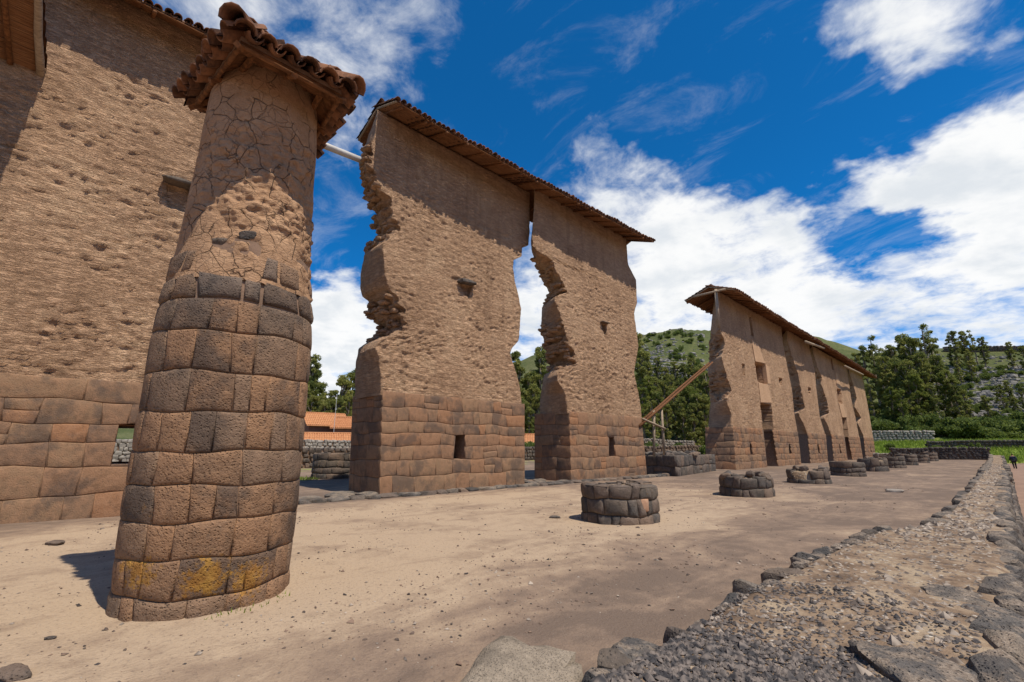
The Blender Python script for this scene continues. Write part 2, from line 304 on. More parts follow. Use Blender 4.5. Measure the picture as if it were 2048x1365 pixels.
def mat_ground():
    m, t, bs, p, rnd = material('ground')
    a = t.node('ShaderNodeAttribute', attribute_name='zone'); zs = t.node('ShaderNodeSeparateColor', {0: a.outputs['Color']})
    grass, hill, pth = zs.outputs[0], zs.outputs[1], zs.outputs[2]
    flat = t.scale(p, (1, 1, 0))
    warp = t.noise(flat, 0.35, 4, 0.55, 0.8); swirl = t.noise(t.scale(flat, (1, 0.4, 1)), 0.9, 8, 0.68, 1.6); mid = t.noise(flat, 3.2, 6, 0.65); fine = t.noise(flat, 22, 5, 0.75); grit = t.voro(flat, 42)
    f = t.math('ADD', t.math('MULTIPLY', warp, 0.38), t.math('ADD', t.math('MULTIPLY', swirl, 0.42), t.math('MULTIPLY', mid, 0.25)))
    # the sandy floor of the hall is paler in the middle of the nave (trodden sand)
    sepp = t.node('ShaderNodeSeparateXYZ', {0: p})
    nave = t.math('MULTIPLY', t.math('MULTIPLY', t.rng(sepp.outputs[0], -2.8, -6.0), t.rng(sepp.outputs[0], -15, -12.0)), t.rng(sepp.outputs[1], 26, 9))
    f = t.math('ADD', f, t.math('MULTIPLY', t.math('SUBTRACT', nave, 0.55), 0.17))
    dirt = t.ramp(f, [(0.39, (0.16, 0.113, 0.084)), (0.465, (0.23, 0.16, 0.114)), (0.53, (0.305, 0.216, 0.148)), (0.61, (0.41, 0.30, 0.204))])
    dirt = t.mix(t.rng(fine, 0.52, 0.68, 0, 0.6), dirt, (0.14, 0.10, 0.078))
    dirt = t.mix(t.rng(grit, 0.20, 0.06, 0, 0.6), dirt, t.mix(t.noise(flat, 9, 2), (0.11, 0.085, 0.075), (0.5, 0.42, 0.33)))
    dirt = t.mix(t.math('MULTIPLY', pth, 0.6), dirt, (0.30, 0.185, 0.135))
    gr = t.ramp(t.noise(p, 0.25, 6, 0.65), [(0.35, (0.12, 0.18, 0.024)), (0.52, (0.23, 0.30, 0.045)), (0.68, (0.32, 0.31, 0.08))])
    hn = t.noise(p, 0.06, 8, 0.65, 0.5); hv = t.noise(p, 1.3, 7, 0.75)
    hl = t.ramp(t.math('ADD', t.math('MULTIPLY', hn, .45), t.math('MULTIPLY', hv, .55)), [(0.36, (0.035, 0.05, 0.014)), (0.48, (0.075, 0.088, 0.026)), (0.57, (0.13, 0.128, 0.048)), (0.66, (0.24, 0.20, 0.12))])
    gm = t.rng(t.math('ADD', grass, t.math('MULTIPLY', t.math('SUBTRACT', t.noise(p, 0.8, 5), 0.5), 0.7)), 0.35, 0.65)
    col = t.mix(gm, dirt, gr); col = t.mix(hill, col, hl)
    h = t.math('ADD', t.math('MULTIPLY', mid, 0.5), t.math('ADD', t.math('MULTIPLY', fine, 0.25), t.math('MULTIPLY', grit, 0.12)))
    finish(t, bs, col, h, 0.8, 0.06); return m
M['ground'] = mat_ground()
def mat_fill():
    m, t, bs, p, rnd = material('wall_fill_earth')
    mid = t.noise(p, 2.6, 6, 0.65); fine = t.noise(p, 16, 5, 0.7); vo = t.voro(p, 14); vc = t.voro(p, 14, out='Color')
    col = t.ramp(mid, [(0.36, (0.13, 0.085, 0.055)), (0.5, (0.25, 0.17, 0.11)), (0.64, (0.36, 0.27, 0.18))])
    st = t.ramp(t.node('ShaderNodeSeparateColor', {0: vc}).outputs[0], [(0.2, (0.12, 0.10, 0.095)), (0.6, (0.28, 0.22, 0.17)), (0.9, (0.5, 0.44, 0.37))])
    col = t.mix(t.math('MULTIPLY', t.rng(vo, 0.38, 0.26), t.rng(fine, .42, .56)), col, st)
    finish(t, bs, col, t.math('ADD', t.math('MULTIPLY', t.rng(vo, .5, 0.0), .6), fine), 0.7, 0.04); return m
M['fill'] = mat_fill()
M['gravel'] = mat_mix('gravel', (0.055, 0.05, 0.05), (0.23, 0.185, 0.155), 16, 0.5, detail=1)
M['pebble'] = mat_mix('pebble', (0.11, 0.085, 0.07), (0.42, 0.34, 0.27), 8, 0.3, detail=1)
M['pebble_dark'] = mat_mix('dark_pebble', (0.06, 0.05, 0.046), (0.26, 0.17, 0.12), 6, 0.3, detail=1)
M['rock'] = mat_stone('hill_rock', [(0.30, 0.28, 0.25), (0.22, 0.2, 0.18), (0.38, 0.35, 0.31)], stain_amt=0.5, lichen=0.0, sc=0.3)

# ------------------------------------------------------------------ terrain
def px_tan(x, y):
    d = ray(x, y); return math.degrees(math.atan2(d[1], -d[0])), d[2] / math.hypot(d[0], d[1])
_ridge = [(-40, .10), (0, .06), (20, .05)] + [px_tan(*p) for p in [(900, 760), (1030, 728), (1080, 708), (1280, 675), (1350, 660), (1420, 664), (1500, 655), (1600, 665), (1740, 706), (1850, 697), (1950, 692), (2048, 690)]] + [(100, .245), (115, .235), (135, .20), (160, .16), (200, .12)]
_ra = np.array([a for a, b in _ridge]); _rt = np.array([b for a, b in _ridge])
_fa = np.array([-40, 22, 40, 50, 63, 72, 80, 90, 100, 200]); _fd = np.array([140, 130, 95, 82, 88, 112, 132, 140, 140, 150])
_wa = np.array([-40, 22, 45, 63, 80, 95, 200]); _ww = np.array([150, 150, 105, 105, 115, 120, 150])
def terrain(x, y):
    x = np.asarray(x, float); y = np.asarray(y, float); rho = np.hypot(x, y)
    phi = np.degrees(np.arctan2(y, -x)); phi = np.where(phi < -90, phi + 360, phi)
    foot = np.interp(phi, _fa, _fd); wid = np.interp(phi, _wa, _ww); tan = np.interp(phi, _ra, _rt)
    foot = foot + 6 * fbm(np.stack([x, y, 0 * x], 1), (.03, .03, 1), 3)
    t = (rho - foot) / wid; top = tan * (foot + wid) + EYE - 3.2 * sstep(70, 78, phi)
    prof = np.clip(t, 0, 1) ** 1.15; prof = np.where(t > 1, 1 - 0.10 * np.clip(t - 1, 0, 3), prof)
    hz = top * prof + np.where(t > 0, np.clip(t * 3, 0, 1), 0) * 2.4 * fbm(np.stack([x, y, 0 * x], 1), (.055, .055, 1), 5) * np.clip(1.15 - t, 0.05, 1)
    hill = sstep(0.0, 0.06, t)
    g = 0.05 * fbm(np.stack([x, y, 0 * x], 1), (.3, .3, 1), 3) + 0.018 * fbm(np.stack([x, y, 0 * x + 5], 1), (1.6, 1.6, 1), 4)
    right = sstep(-0.75, -0.4, x) * sstep(100, 94, y)
    g = g - 0.72 * right
    back = sstep(-30, -50, x); g = g + back * 0.5
    far = sstep(94, 100, y); g = g - 0.25 * far * sstep(-60, -10, x) + 3.2 * sstep(97, 132, y) * sstep(-85, -60, x)
    z = np.where(t > 0, hz + g, g)
    grass = np.maximum(far * sstep(-75, -50, x), sstep(-29, -34, x) * .42)
    grass = np.maximum(grass, 0.52 * np.exp(-((x + 26) / 2.0) ** 2 - ((y - 8.9) / 2.0) ** 2))
    return z, grass, hill, right
def gz(x, y): return float(terrain(np.array([x]), np.array([y]))[0][0])
def build_ground():
    vis = np.radians(np.linspace(-14, 140, 760)); rest = np.radians(np.linspace(140, 346, 60))[1:-1]
    phi = np.concatenate([vis, rest]); rho = np.concatenate([[0.25], np.geomspace(0.6, 330, 420), np.geomspace(345, 3500, 24)])
    P, Rr = np.meshgrid(phi, rho); x = (-np.cos(P) * Rr).ravel(); y = (np.sin(P) * Rr).ravel()
    z, g, h, r_ = terrain(x, y)
    n = len(phi); m = len(rho); i = np.arange(m - 1)[:, None]; j = np.arange(n)[None, :]
    Fq = np.stack([i * n + j, i * n + (j + 1) % n, (i + 1) * n + (j + 1) % n, (i + 1) * n + j], -1).reshape(-1, 4)
    o = mk('ground', np.stack([x, y, z], 1), Fq, M['ground'], kind='structure')
    ca = o.data.color_attributes.new('zone', 'FLOAT_COLOR', 'POINT')
    ca.data.foreach_set('color', np.stack([g, h, r_, np.ones_like(g)], 1).astype(np.float32).ravel())
build_ground()

# ------------------------------------------------------------------ dressed stones
def pillow(poly, surf, bulge, inset, mat, parent, seed, name='stone', depth=0.07, label=None):
    """one cushion-faced stone: poly in (u, v), surf(u, v, d) gives the 3-D point; us = metres per unit u"""
    rs = random.Random(seed); us = surf.us
    P = np.array(poly, float); c = P.mean(0); Q = (P - c) * np.array([us, 1.0])
    n = len(P); rad = np.linalg.norm(Q, axis=1)
    dx, dy = rs.uniform(-.5, .5) * bulge, rs.uniform(-.5, .5) * bulge
    V = []
    for frac_in, d in ((0.0, -depth), (0.005, -0.003), (inset, bulge * 0.7), (None, bulge)):
        k = 0.42 if frac_in is None else None
        for q, rr in zip(Q, rad):
            s = k if k else max(0.2, (rr - frac_in * 1.25) / rr)
            tilt = (dx * q[0] + dy * q[1]) / max(rad)
            dd = d + (tilt if d > 0 else 0) + (rs.uniform(-.12, .12) * bulge if d > 0 else 0)
            V.append(surf(c[0] + q[0] * s / us, c[1] + q[1] * s, dd))
    V.append(surf(c[0], c[1], bulge * 1.05))
    Fc = []
    for r_ in range(3):
        for k in range(n): Fc.append((r_ * n + k, r_ * n + (k + 1) % n, (r_ + 1) * n + (k + 1) % n, (r_ + 1) * n + k))
    for k in range(n): Fc.append((3 * n + k, 3 * n + (k + 1) % n, 4 * n))
    o = mk(name, V, Fc, mat, parent)
    return o
def surface(fn, us=1.0):
    fn.us = us; return fn
def courses(u0, u1, vs, width, seed, us=1.0, holes=(), wob=0.03, closed=False, tilt=0.06, edge0=None, edge1=None):
    """polygons of coursed polygonal masonry between u0 and u1, vs = levels of the bed joints"""
    rs = random.Random(seed); polys = []; nl = len(vs)
    ph = [(rs.uniform(0, 6), rs.uniform(0, 6)) for _ in vs]
    T = (u1 - u0)
    def lev(i, u):
        a = (u - u0) * us
        wv = wob if 0 < i < nl - 1 else wob * .4
        if closed:
            th = (u - u0) / T * 2 * math.pi; return vs[i] + wv * (math.sin(3 * th + ph[i][0]) + .8 * math.sin(7 * th + ph[i][1]))
        return vs[i] + wv * (math.sin(a * 1.9 + ph[i][0]) + .7 * math.sin(a * 4.3 + ph[i][1]))
    for i in range(nl - 1):
        vm = (vs[i] + vs[i + 1]) / 2; h = vs[i + 1] - vs[i]
        fixed = [(u0, 0)]; gaps = []
        for (a, b, z0, z1) in holes:
            if z0 < vm < z1: fixed += [(a, 1), (b, 2)]; gaps.append((a, b))
        fixed.append((u1, 0)); fixed.sort()
        for (a, fa), (b, fb) in zip(fixed[:-1], fixed[1:]):
            if any(abs(a - g[0]) < 1e-6 and abs(b - g[1]) < 1e-6 for g in gaps): continue
            L = (b - a) * us; k = max(1, int(round(L / (width * rs.uniform(.85, 1.15)))))
            ws = np.array([rs.choice([rs.uniform(.5, .8), rs.uniform(.8, 1.2), rs.uniform(1.2, 1.7)]) for _ in range(k)]); js = a + (b - a) * np.concatenate([[0], np.cumsum(ws) / ws.sum()])
            tl = [0.0 if (q in (0, k) and not closed) else rs.uniform(-tilt, tilt) / us for q in range(k + 1)]
            if closed: tl[-1] = tl[0]
            for q in range(k):
                ua, ub = js[q], js[q + 1]; ta, tb = tl[q], tl[q + 1]
                ea = (lambda v: edge0(v) - u0) if (edge0 and q == 0 and fa == 0 and a == u0) else (lambda v: 0)
                eb = (lambda v: edge1(v) - u1) if (edge1 and q == k - 1 and b == u1) else (lambda v: 0)
                def quad(f0, f1):
                    pts = []
                    for s in (0, .33, .67):
                        u = (ua - ta * (1 - 2 * f0)) * (1 - s) + (ub - tb * (1 - 2 * f0)) * s; v = lev(i, u) * (1 - f0) + lev(i + 1, u) * f0
                        pts.append((u + (ea(v) * (1 - s) + eb(v) * s), v))
                    for s in (0, .5):
                        f = f0 + (f1 - f0) * s; u = ub - tb * (1 - 2 * f); v = lev(i, u) * (1 - f) + lev(i + 1, u) * f; pts.append((u + eb(v), v))
                    for s in (1, .67, .33):
                        u = (ua - ta * (1 - 2 * f1)) * (1 - s) + (ub - tb * (1 - 2 * f1)) * s; v = lev(i, u) * (1 - f1) + lev(i + 1, u) * f1; pts.append((u + (ea(v) * (1 - s) + eb(v) * s), v))
                    for s in (1, .5):
                        f = f0 + (f1 - f0) * s; u = ua - ta * (1 - 2 * f); v = lev(i, u) * (1 - f) + lev(i + 1, u) * f; pts.append((u + ea(v), v))
                    return pts
                if h > .42 and rs.random() < .16 and (ub - ua) * us < width * 1.1:
                    s = rs.uniform(.42, .6); polys.append(quad(0, s)); polys.append(quad(s, 1))
                else: polys.append(quad(0, 1))
    return polys

def rock_mesh(name, seed, mat, n=4, sx=1, sy=1, sz=1, rough=0.10, boxy=0.55):
    """angular boulder: a rounded box cut by random planes and roughened"""
    V = []; idx = {}; Fc = []
    def vid(p):
        k = tuple(np.round(p, 4))
        if k not in idx: idx[k] = len(V); V.append(p)
        return idx[k]
    for ax in range(3):
        for sg in (-1, 1):
            for i in range(n):
                for j in range(n):
                    q = []
                    for (a, b) in ((0, 0), (1, 0), (1, 1), (0, 1)):
                        p = np.zeros(3); p[ax] = sg; p[(ax + 1) % 3] = math.tan((-1 + 2 * (i + a) / n) * .785); p[(ax + 2) % 3] = math.tan((-1 + 2 * (j + b) / n) * .785); q.append(vid(p))
                    Fc.append(q if sg > 0 else q[::-1])
    D = np.array(V, float); D = D / np.linalg.norm(D, axis=1, keepdims=True); rs = np.random.RandomState(int(seed) + 1)
    N = np.concatenate([np.eye(3), -np.eye(3), rs.randn(9, 3)]); N[:6] += rs.randn(6, 3) * .16; N /= np.linalg.norm(N, axis=1, keepdims=True)
    O = np.concatenate([rs.uniform(.72, .86, 6), rs.uniform(.80, 1.02, 9)])
    dn = D @ N.T; rr = np.where(dn > .05, O[None] / np.maximum(dn, .05), 9.0).min(1); rr = np.minimum(rr, 1.12)
    P = D * rr[:, None]; P = P * (1 + rough * fbm(P, (2.2, 2.2, 2.2), 3, seed * 3.7)[:, None] * 1.3)
    return mesh_data(name, P * np.array([sx, sy, sz]), Fc, mat, True)
ROCKS = {k: [rock_mesh('rock', s + off, M[k], 5) for s in range(7)] for k, off in (('stone_grey', 0), ('stone_dark', 20), ('stone_pale', 40))}

# ------------------------------------------------------------------ adobe bodies
def outline(pts, XW):
    q = sorted([tuple(on_wall(x, y, XW)[1:]) for x, y in pts], key=lambda p: p[1])
    Y = np.array([p[0] for p in q]); Z = np.array([p[1] for p in q])
    return lambda z: np.interp(z, Z, Y)
def const(y, slope=0.0): return lambda z: y + slope * np.asarray(z, float)
def wall_body(name, z0, z1, Lf, Lb, Rf, Rb, XW, thick, res, mat, parent, holes=(), rough=1.0, strata=0.10, seed=0.0, smooth_top=None, proud=0.0, bat=BAT, belly=.10, notches=(), capped=True):
    nz_ = max(8, int((z1 - z0) / res)); zs = np.linspace(z0, z1, nz_ + 1)
    w_ = float(np.mean(Rf(zs) - Lf(zs))); nf = max(10, int(w_ / res)); ne = max(8, int(2.2 / res / 1.3)); nb = max(6, nf // 5)
    rows = []
    for z in zs:
        xf = XW + proud - bat * z; xb = xf - thick(z) - 2 * proud
        lf, lb, rf, rb = (float(g(z)) for g in (Lf, Lb, Rf, Rb))
        t = np.linspace(0, 1, nf + 1)[:-1]; front = np.stack([np.full(nf, xf), lf + (rf - lf) * t], 1)
        t = np.linspace(0, 1, ne + 1)[:-1]; right = np.stack([xf + (xb - xf) * t, rf + (rb - rf) * t + .2 * belly * np.sin(np.pi * t)], 1)
        t = np.linspace(0, 1, nb + 1)[:-1]; back = np.stack([np.full(nb, xb), rb + (lb - rb) * t], 1)
        t = np.linspace(0, 1, ne + 1)[:-1]; left = np.stack([xb + (xf - xb) * t, lb + (lf - lb) * t - belly * np.sin(np.pi * t)], 1)
        rows.append(np.concatenate([front, right, back, left]))
    rows = np.array(rows); nl = rows.shape[1]
    X = rows[:, :, 0].ravel(); Y = rows[:, :, 1].ravel(); Z = np.repeat(zs, nl); k = np.tile(np.arange(nl), len(zs))
    isF = k < nf; isR = (k >= nf) & (k < nf + ne); isB = (k >= nf + ne) & (k < nf + ne + nb); isL = k >= nf + ne + nb
    P = np.stack([X, Y, Z], 1)
    big = fbm(P, (.5, .5, .6), 3, seed); st = fbm(P, (2.0, 2.0, 9.5), 2, seed + 3.3); md = fbm(P, (4.5, 4.5, 9.5), 2, seed + 8.8, 0.6); cl = fbm(P, (9, 9, 15), 1, seed + 1.7)
    cr1 = np.exp(-(fbm(P, (2.2, 2.2, 7.5), 2, seed + 21) / .18) ** 2); cr2 = np.exp(-(fbm(P, (4.0, 4.0, 9.0), 2, seed + 31) / .18) ** 2)
    wsh = sstep(-.25, .35, fbm(P, (.7, .7, 1.1), 3, seed + 11))       # patches where more of the face has weathered away
    rg = np.ones_like(Z) * rough
    if smooth_top is not None:
        mask = sstep(smooth_top - .4, smooth_top + 0.5, Z + 0.9 * fbm(P, (.7, .7, .7), 3, seed + 4)); rg = rg * (1 - 0.72 * mask)
    dfr = 0.03 * big * rough + rg * (.5 + .5 * wsh) * (0.032 * st + 0.034 * md + .036 * cl - .034 * cr1 - .028 * cr2)
    sgn = np.where(isF, 1.0, np.where(isB, -1.0, 0.0)); X = X + sgn * dfr
    # the broken ends: in the breaches single bricks stand out of the bed or have dropped away
    nm = np.zeros_like(Z)
    for (a, b) in notches: nm = np.maximum(nm, sstep(a - .12, a + .10, Z) * sstep(b + .12, b - .10, Z))
    def blocks(bh, bl, sd):
        iz = np.floor(Z / bh + .35 * fbm(P, (.7, .7, .1), 2, sd)).astype(int); ix = np.floor((X + Y * .3) / bl + (iz % 2) * .5).astype(int); return _val[_perm[_perm[iz & 255] + (ix & 255)]]
    blk = .17 * blocks(.19, .42, 1.0) + .12 * blocks(.42, .8, 4.0) + .05 * fbm(P, (3, 3, 5), 2, seed + 2.2)
    de = strata * (.5 * fbm(P, (.5, .5, 1.0), 3, seed + 6.1) + .25 * fbm(P, (3, 3, 3), 2, seed + 2.2)) * (1 - nm) + nm * (blk - .05)
    dr = .05 * fbm(P, (1.5, 1.5, 4), 3, seed + 9.1)
    edgeF = np.where(isF, np.clip(1 - np.minimum(k, nf - k) * res / .25, 0, 1), 0)
    Y = Y + np.where(isL, -de, 0) + np.where(isR, dr, 0) + np.where(isF & (k < nf / 2), -de * edgeF * .8, 0) + np.where(isF & (k >= nf / 2), dr * edgeF, 0)
    for h in holes:
        (ya, za), (yb, zb), (yc, zc_), (yd, zd) = h['q']      # lower left, lower right, upper right, upper left
        tz = np.clip((Z - za) / (zd - za), 0, 1); yl = ya + (yd - ya) * tz; yr = yb + (yc - yb) * tz
        wig = h.get('wig', 0.0) * fbm(P, (1, 1, 3), 2, 5.0)
        inside = isF & (Z > za) & (Z < zd) & (Y > yl) & (Y < yr + wig)
        X = np.where(inside, XW - bat * Z - h['depth'], X)
        G = inside.reshape(len(zs), nl); Y2 = Y.reshape(len(zs), nl); YL = (yl + 0 * Z).reshape(len(zs), nl); YR = (yr + wig + 0 * Z).reshape(len(zs), nl)
        for r_ in np.nonzero(G.any(1))[0]:        # snap the jambs so that they are clean faces
            cs = np.nonzero(G[r_])[0]; i0, i1 = cs[0], cs[-1]
            if i0 > 0: Y2[r_, i0 - 1] = YL[r_, i0]
            if i1 > i0: Y2[r_, i0] = YL[r_, i0] + .01; Y2[r_, i1] = YR[r_, i1] - .01
            if i1 + 1 < nf: Y2[r_, i1 + 1] = YR[r_, i1]
        Y = Y2.ravel()
    V = np.stack([X, Y, Z], 1)
    i = np.arange(len(zs) - 1)[:, None]; j = np.arange(nl)[None, :]
    Fq = np.stack([i * nl + j, i * nl + (j + 1) % nl, (i + 1) * nl + (j + 1) % nl, (i + 1) * nl + j], -1).reshape(-1, 4)
    top0 = (len(zs) - 1) * nl                     # cap: strips front-left .. back-right
    c = len(V); V = np.concatenate([V, [[rows[-1, :, 0].mean(), rows[-1, :, 1].mean(), z1 + .02]]])
    cap = np.array([[top0 + q, top0 + (q + 1) % nl, c, c] for q in range(nl if capped else 1)])
    o = mk(name, V, Fq, mat, parent)
    mk_cap = mesh_data(name, V, np.concatenate([cap[:, :3]]), mat)  # close the top in the same object
    import bmesh
    bm = bmesh.new(); bm.from_mesh(o.data); bm.from_mesh(mk_cap); bmesh.ops.remove_doubles(bm, verts=bm.verts, dist=1e-5)
    bm.to_mesh(o.data); bm.free(); bpy.data.meshes.remove(mk_cap)
    o.data.polygons.foreach_set('use_smooth', np.full(len(o.data.polygons), True)); o.data.update()
    co = V[:, 0]; me = o.data; nq = len(me.polygons); vi = np.empty(len(me.loops), np.int32); me.loops.foreach_get('vertex_index', vi)
    cx = np.empty(len(me.vertices) * 3, np.float32); me.vertices.foreach_get('co', cx); cx = cx.reshape(-1, 3)[:, 0]
    ls = np.empty(nq, np.int32); me.polygons.foreach_get('loop_start', ls); lt = np.empty(nq, np.int32); me.polygons.foreach_get('loop_total', lt)
    if holes:
        q = lt == 4; xs = cx[vi[np.minimum(ls[:, None] + np.arange(4), len(vi) - 1)]]; sharp = q & ((xs.max(1) - xs.min(1)) > .2) & (xs.min(1) > XW - thick(z0) - .6)
        me.polygons.foreach_set('use_smooth', ~sharp); me.update()
    return o
def quad_px(pts, XW, depth, **kw):                # pixel corners: lower left, lower right, upper right, upper left
    return dict(q=[tuple(on_wall(x, y, XW)[1:]) for x, y in pts], depth=depth, **kw)
def levels(z0, z1, n, seed):
    rs = random.Random(seed); h = np.array([rs.uniform(.8, 1.2) for _ in range(n)]); return list(z0 + (z1 - z0) * np.concatenate([[0], np.cumsum(h) / h.sum()]))
def masonry(base, XW, xb, y0, y1, zs, seed, holes=(), width=.62, left=True, right=False, mat='stone_red', proud=0.05, bulge=.010, edge0=None, edge1=None):
    fr = surface(lambda u, v, d: (XW + proud - BAT * v + d, u, v))
    for k, p in enumerate(courses(y0, y1, zs, width, seed, holes=holes, edge0=edge0, edge1=edge1, wob=.03, tilt=.032)): pillow(p, fr, bulge, .028, M[mat], base, seed * 1000 + k)
    if left:
        le = surface(lambda u, v, d: (u - BAT * v, (edge0(v) if edge0 else y0) - d, v))
        for k, p in enumerate(courses(xb, XW + proud, zs, width * .95, seed + 1)): pillow([q for q in p], le, bulge, .028, M[mat], base, seed * 1000 + 500 + k)

# ------------------------------------------------------------------ roofs
def tile_mesh(length, r0, r1, up=True, mat='tile', thick=.018, n=6):
    V = []; Fc = []
    for (x, r) in ((0, r0), (length, r1)):
        for rr in (r, r - thick):
            for q in range(n + 1):
                a = math.pi * q / n; V.append((x, math.cos(a) * rr, (1 if up else -1) * math.sin(a) * rr))
    m = n + 1
    for q in range(n):
        Fc += [(q, q + 1, 2 * m + q + 1, 2 * m + q), (m + q + 1, m + q, 3 * m + q, 3 * m + q + 1), (q + 1, q, m + q, m + q + 1), (2 * m + q, 2 * m + q + 1, 3 * m + q + 1, 3 * m + q)]
    return mesh_data('roof_tile', V, Fc, M[mat], True)
TILE = [tile_mesh(.46, .115, .09), tile_mesh(.46, .105, .085), tile_mesh(.44, .12, .095)]
TILE_U = tile_mesh(.46, .085, .11, up=False)
def ridged_roof(wallthing, y0, y1, xf, xb, ze, zr, seed, skew=0.0, spacing=.235, rafter_step=1.0, rafter_in=0.9, ind=True, sag=0.10, rafter_r=.06, sl=1.0, pole_mat='wood_grey', reed_r=.028):
    """gabled tile roof on cane, along Y; xf/xb = front and back eave, skew = shift of X per metre of Y"""
    rs = random.Random(seed); xm = (xf + xb) / 2
    def X(x, y): return x + skew * (y - y0)
    def sg(y): return -sag * math.sin(math.pi * (y - y0) / (y1 - y0)) + .03 * math.sin(y * 1.3 + seed) + .02 * math.sin(y * 3.1 + 2 * seed)
    # cane ceiling: long canes lying across the rafters
    mb = MB(); half = abs(xf - xm); nC = int(math.hypot(half, zr - ze) / (reed_r * 2.15))
    for side in (1, -1):
        xe = xf if side > 0 else xb
        for k in range(nC + 1):
            t = k / nC; x = xe + (xm - xe) * t; z = ze + (zr - ze) * t
            ya, yb = y0 + rs.uniform(-.02, .06), y1 - rs.uniform(-.02, .06); segs = max(2, int((yb - ya) / 2.5))
            for s in range(segs):
                p, q = ya + (yb - ya) * s / segs, ya + (yb - ya) * (s + 1) / segs
                mb.pole((X(x, p), p, z + sg(p) + rs.uniform(-.006, .006)), (X(x, q), q + .03, z + sg(q) + rs.uniform(-.006, .006)), reed_r, reed_r * rs.uniform(.85, 1), 5)
    deck = mb.build('cane_ceiling', M['cane'], wallthing, True)
    bed = MB()
    for side in (1, -1):
        xe = xf if side > 0 else xb; n_ = 12
        for k in range(n_):
            p, q = y0 + (y1 - y0) * k / n_, y0 + (y1 - y0) * (k + 1) / n_; u = .035
            bed.add([(X(xe, p), p, ze + sg(p) + u), (X(xe, q), q, ze + sg(q) + u), (X(xm, q), q, zr + sg(q) + u), (X(xm, p), p, zr + sg(p) + u), (X(xe, p), p, ze + sg(p) + u + .05), (X(xe, q), q, ze + sg(q) + u + .05), (X(xm, q), q, zr + sg(q) + u + .05), (X(xm, p), p, zr + sg(p) + u + .05)],
                    [(0, 3, 2, 1), (4, 5, 6, 7), (0, 1, 5, 4)])
    bed.build('mud_bedding', M['mortar'], deck)
    # rafters in pairs, seen from below
    ny = max(2, int((y1 - y0 - .5) / rafter_step))
    for k in range(ny + 1):
        y = y0 + .28 + (y1 - y0 - .56) * k / ny + rs.uniform(-.08, .08)
        for side in (1, -1):
            xe = (xf if side > 0 else xb); dxy = rs.uniform(-.05, .05)
            m = MB(); a = np.array([X(xe, y) + side * rs.uniform(-.02, .10), y + dxy, ze + sg(y) - .09]); b = np.array([X(xm, y), y, zr + sg(y) - .09])
            m.pole(a, b, rafter_r, rafter_r * .9, 7); m.build('rafter', M['wood'], deck, True)
    m = MB()
    # barge poles and eave poles
    for y in (y0 - .02, y1 + .02):
        for xe in (xf, xb):
            p = MB(); p.pole((X(xe, y), y, ze + .03 + sg(y)), (X(xm, y), y, zr + .03 + sg(y)), .05, .045, 7); p.build('barge_pole', M[pole_mat], deck, True)
    # tiles: cover tiles of the front eave one by one, the rest in one part
    slope = math.atan2(zr - ze, half); Ls = math.hypot(half, zr - ze) + .1; nrow = max(1, int(math.ceil(Ls / .36)))
    rest = MB(); ncol = int((y1 - y0) / spacing)
    def place_into(mb_, mesh, loc, side, ang):
        ca, sa = math.cos(ang), math.sin(ang)
        co = np.array([v.co[:] for v in mesh.vertices]); xx = co[:, 0] * ca - co[:, 2] * -sa * -1 * 0 - co[:, 2] * sa * 0
        px_ = co[:, 0] * ca - co[:, 2] * sa; pz = co[:, 0] * sa + co[:, 2] * ca
        mb_.add(np.stack([loc[0] - side * px_, loc[1] + co[:, 1] * (1 if side > 0 else -1), loc[2] + pz], 1), [tuple(p.vertices) for p in mesh.polygons])
    for c in range(ncol + 1):
        y = y0 + (y1 - y0) * c / ncol
        for side in (1, -1):
            xe = X(xf if side > 0 else xb, y)
            for r_ in range(nrow):
                if r_ > 0 and side < 0 and not (c < 3): continue
                d = -.10 + r_ * .36; jy = rs.uniform(-.02, .02); jd = rs.uniform(-.08, .04) if r_ == 0 else 0
                loc = (xe - side * (d + jd) * math.cos(slope), y + jy, ze + sg(y) + (d + jd) * math.sin(slope) + .105 + r_ * .003)
                if r_ == 0 and side > 0 and ind and c < 290:
                    o = link('roof_tile', rs.choice(TILE), deck, loc, (0, -slope + .06, math.pi) if False else None)
                    o.rotation_euler = (0, -(slope - .05), math.pi + rs.uniform(-.06, .06)); o.rotation_euler[1] = -(slope - .05)
                else: place_into(rest, TILE[c % 3], loc, side, slope - .05)
                if c < ncol:
                    place_into(rest, TILE_U, (loc[0], y + spacing / 2, loc[2] + .0), side, slope - .02)
    for k in range(int((y1 - y0) / .4) + 1):
        y = y0 + .4 * k; a = [(X(xm, y) + math.cos(q * math.pi / 6) * .14, y, zr + sg(y) + .08 + math.sin(q * math.pi / 6) * .13) for q in range(7)]
        b = [(X(xm, y) + math.cos(q * math.pi / 6) * .12, y + .44, zr + sg(y) + .10 + math.sin(q * math.pi / 6) * .12) for q in range(7)]
        rest.add(a + b, [(q, q + 1, q + 8, q + 7) for q in range(6)])
    rest.build('tiles', M['tile'], deck, True, 'stuff')
    return deck

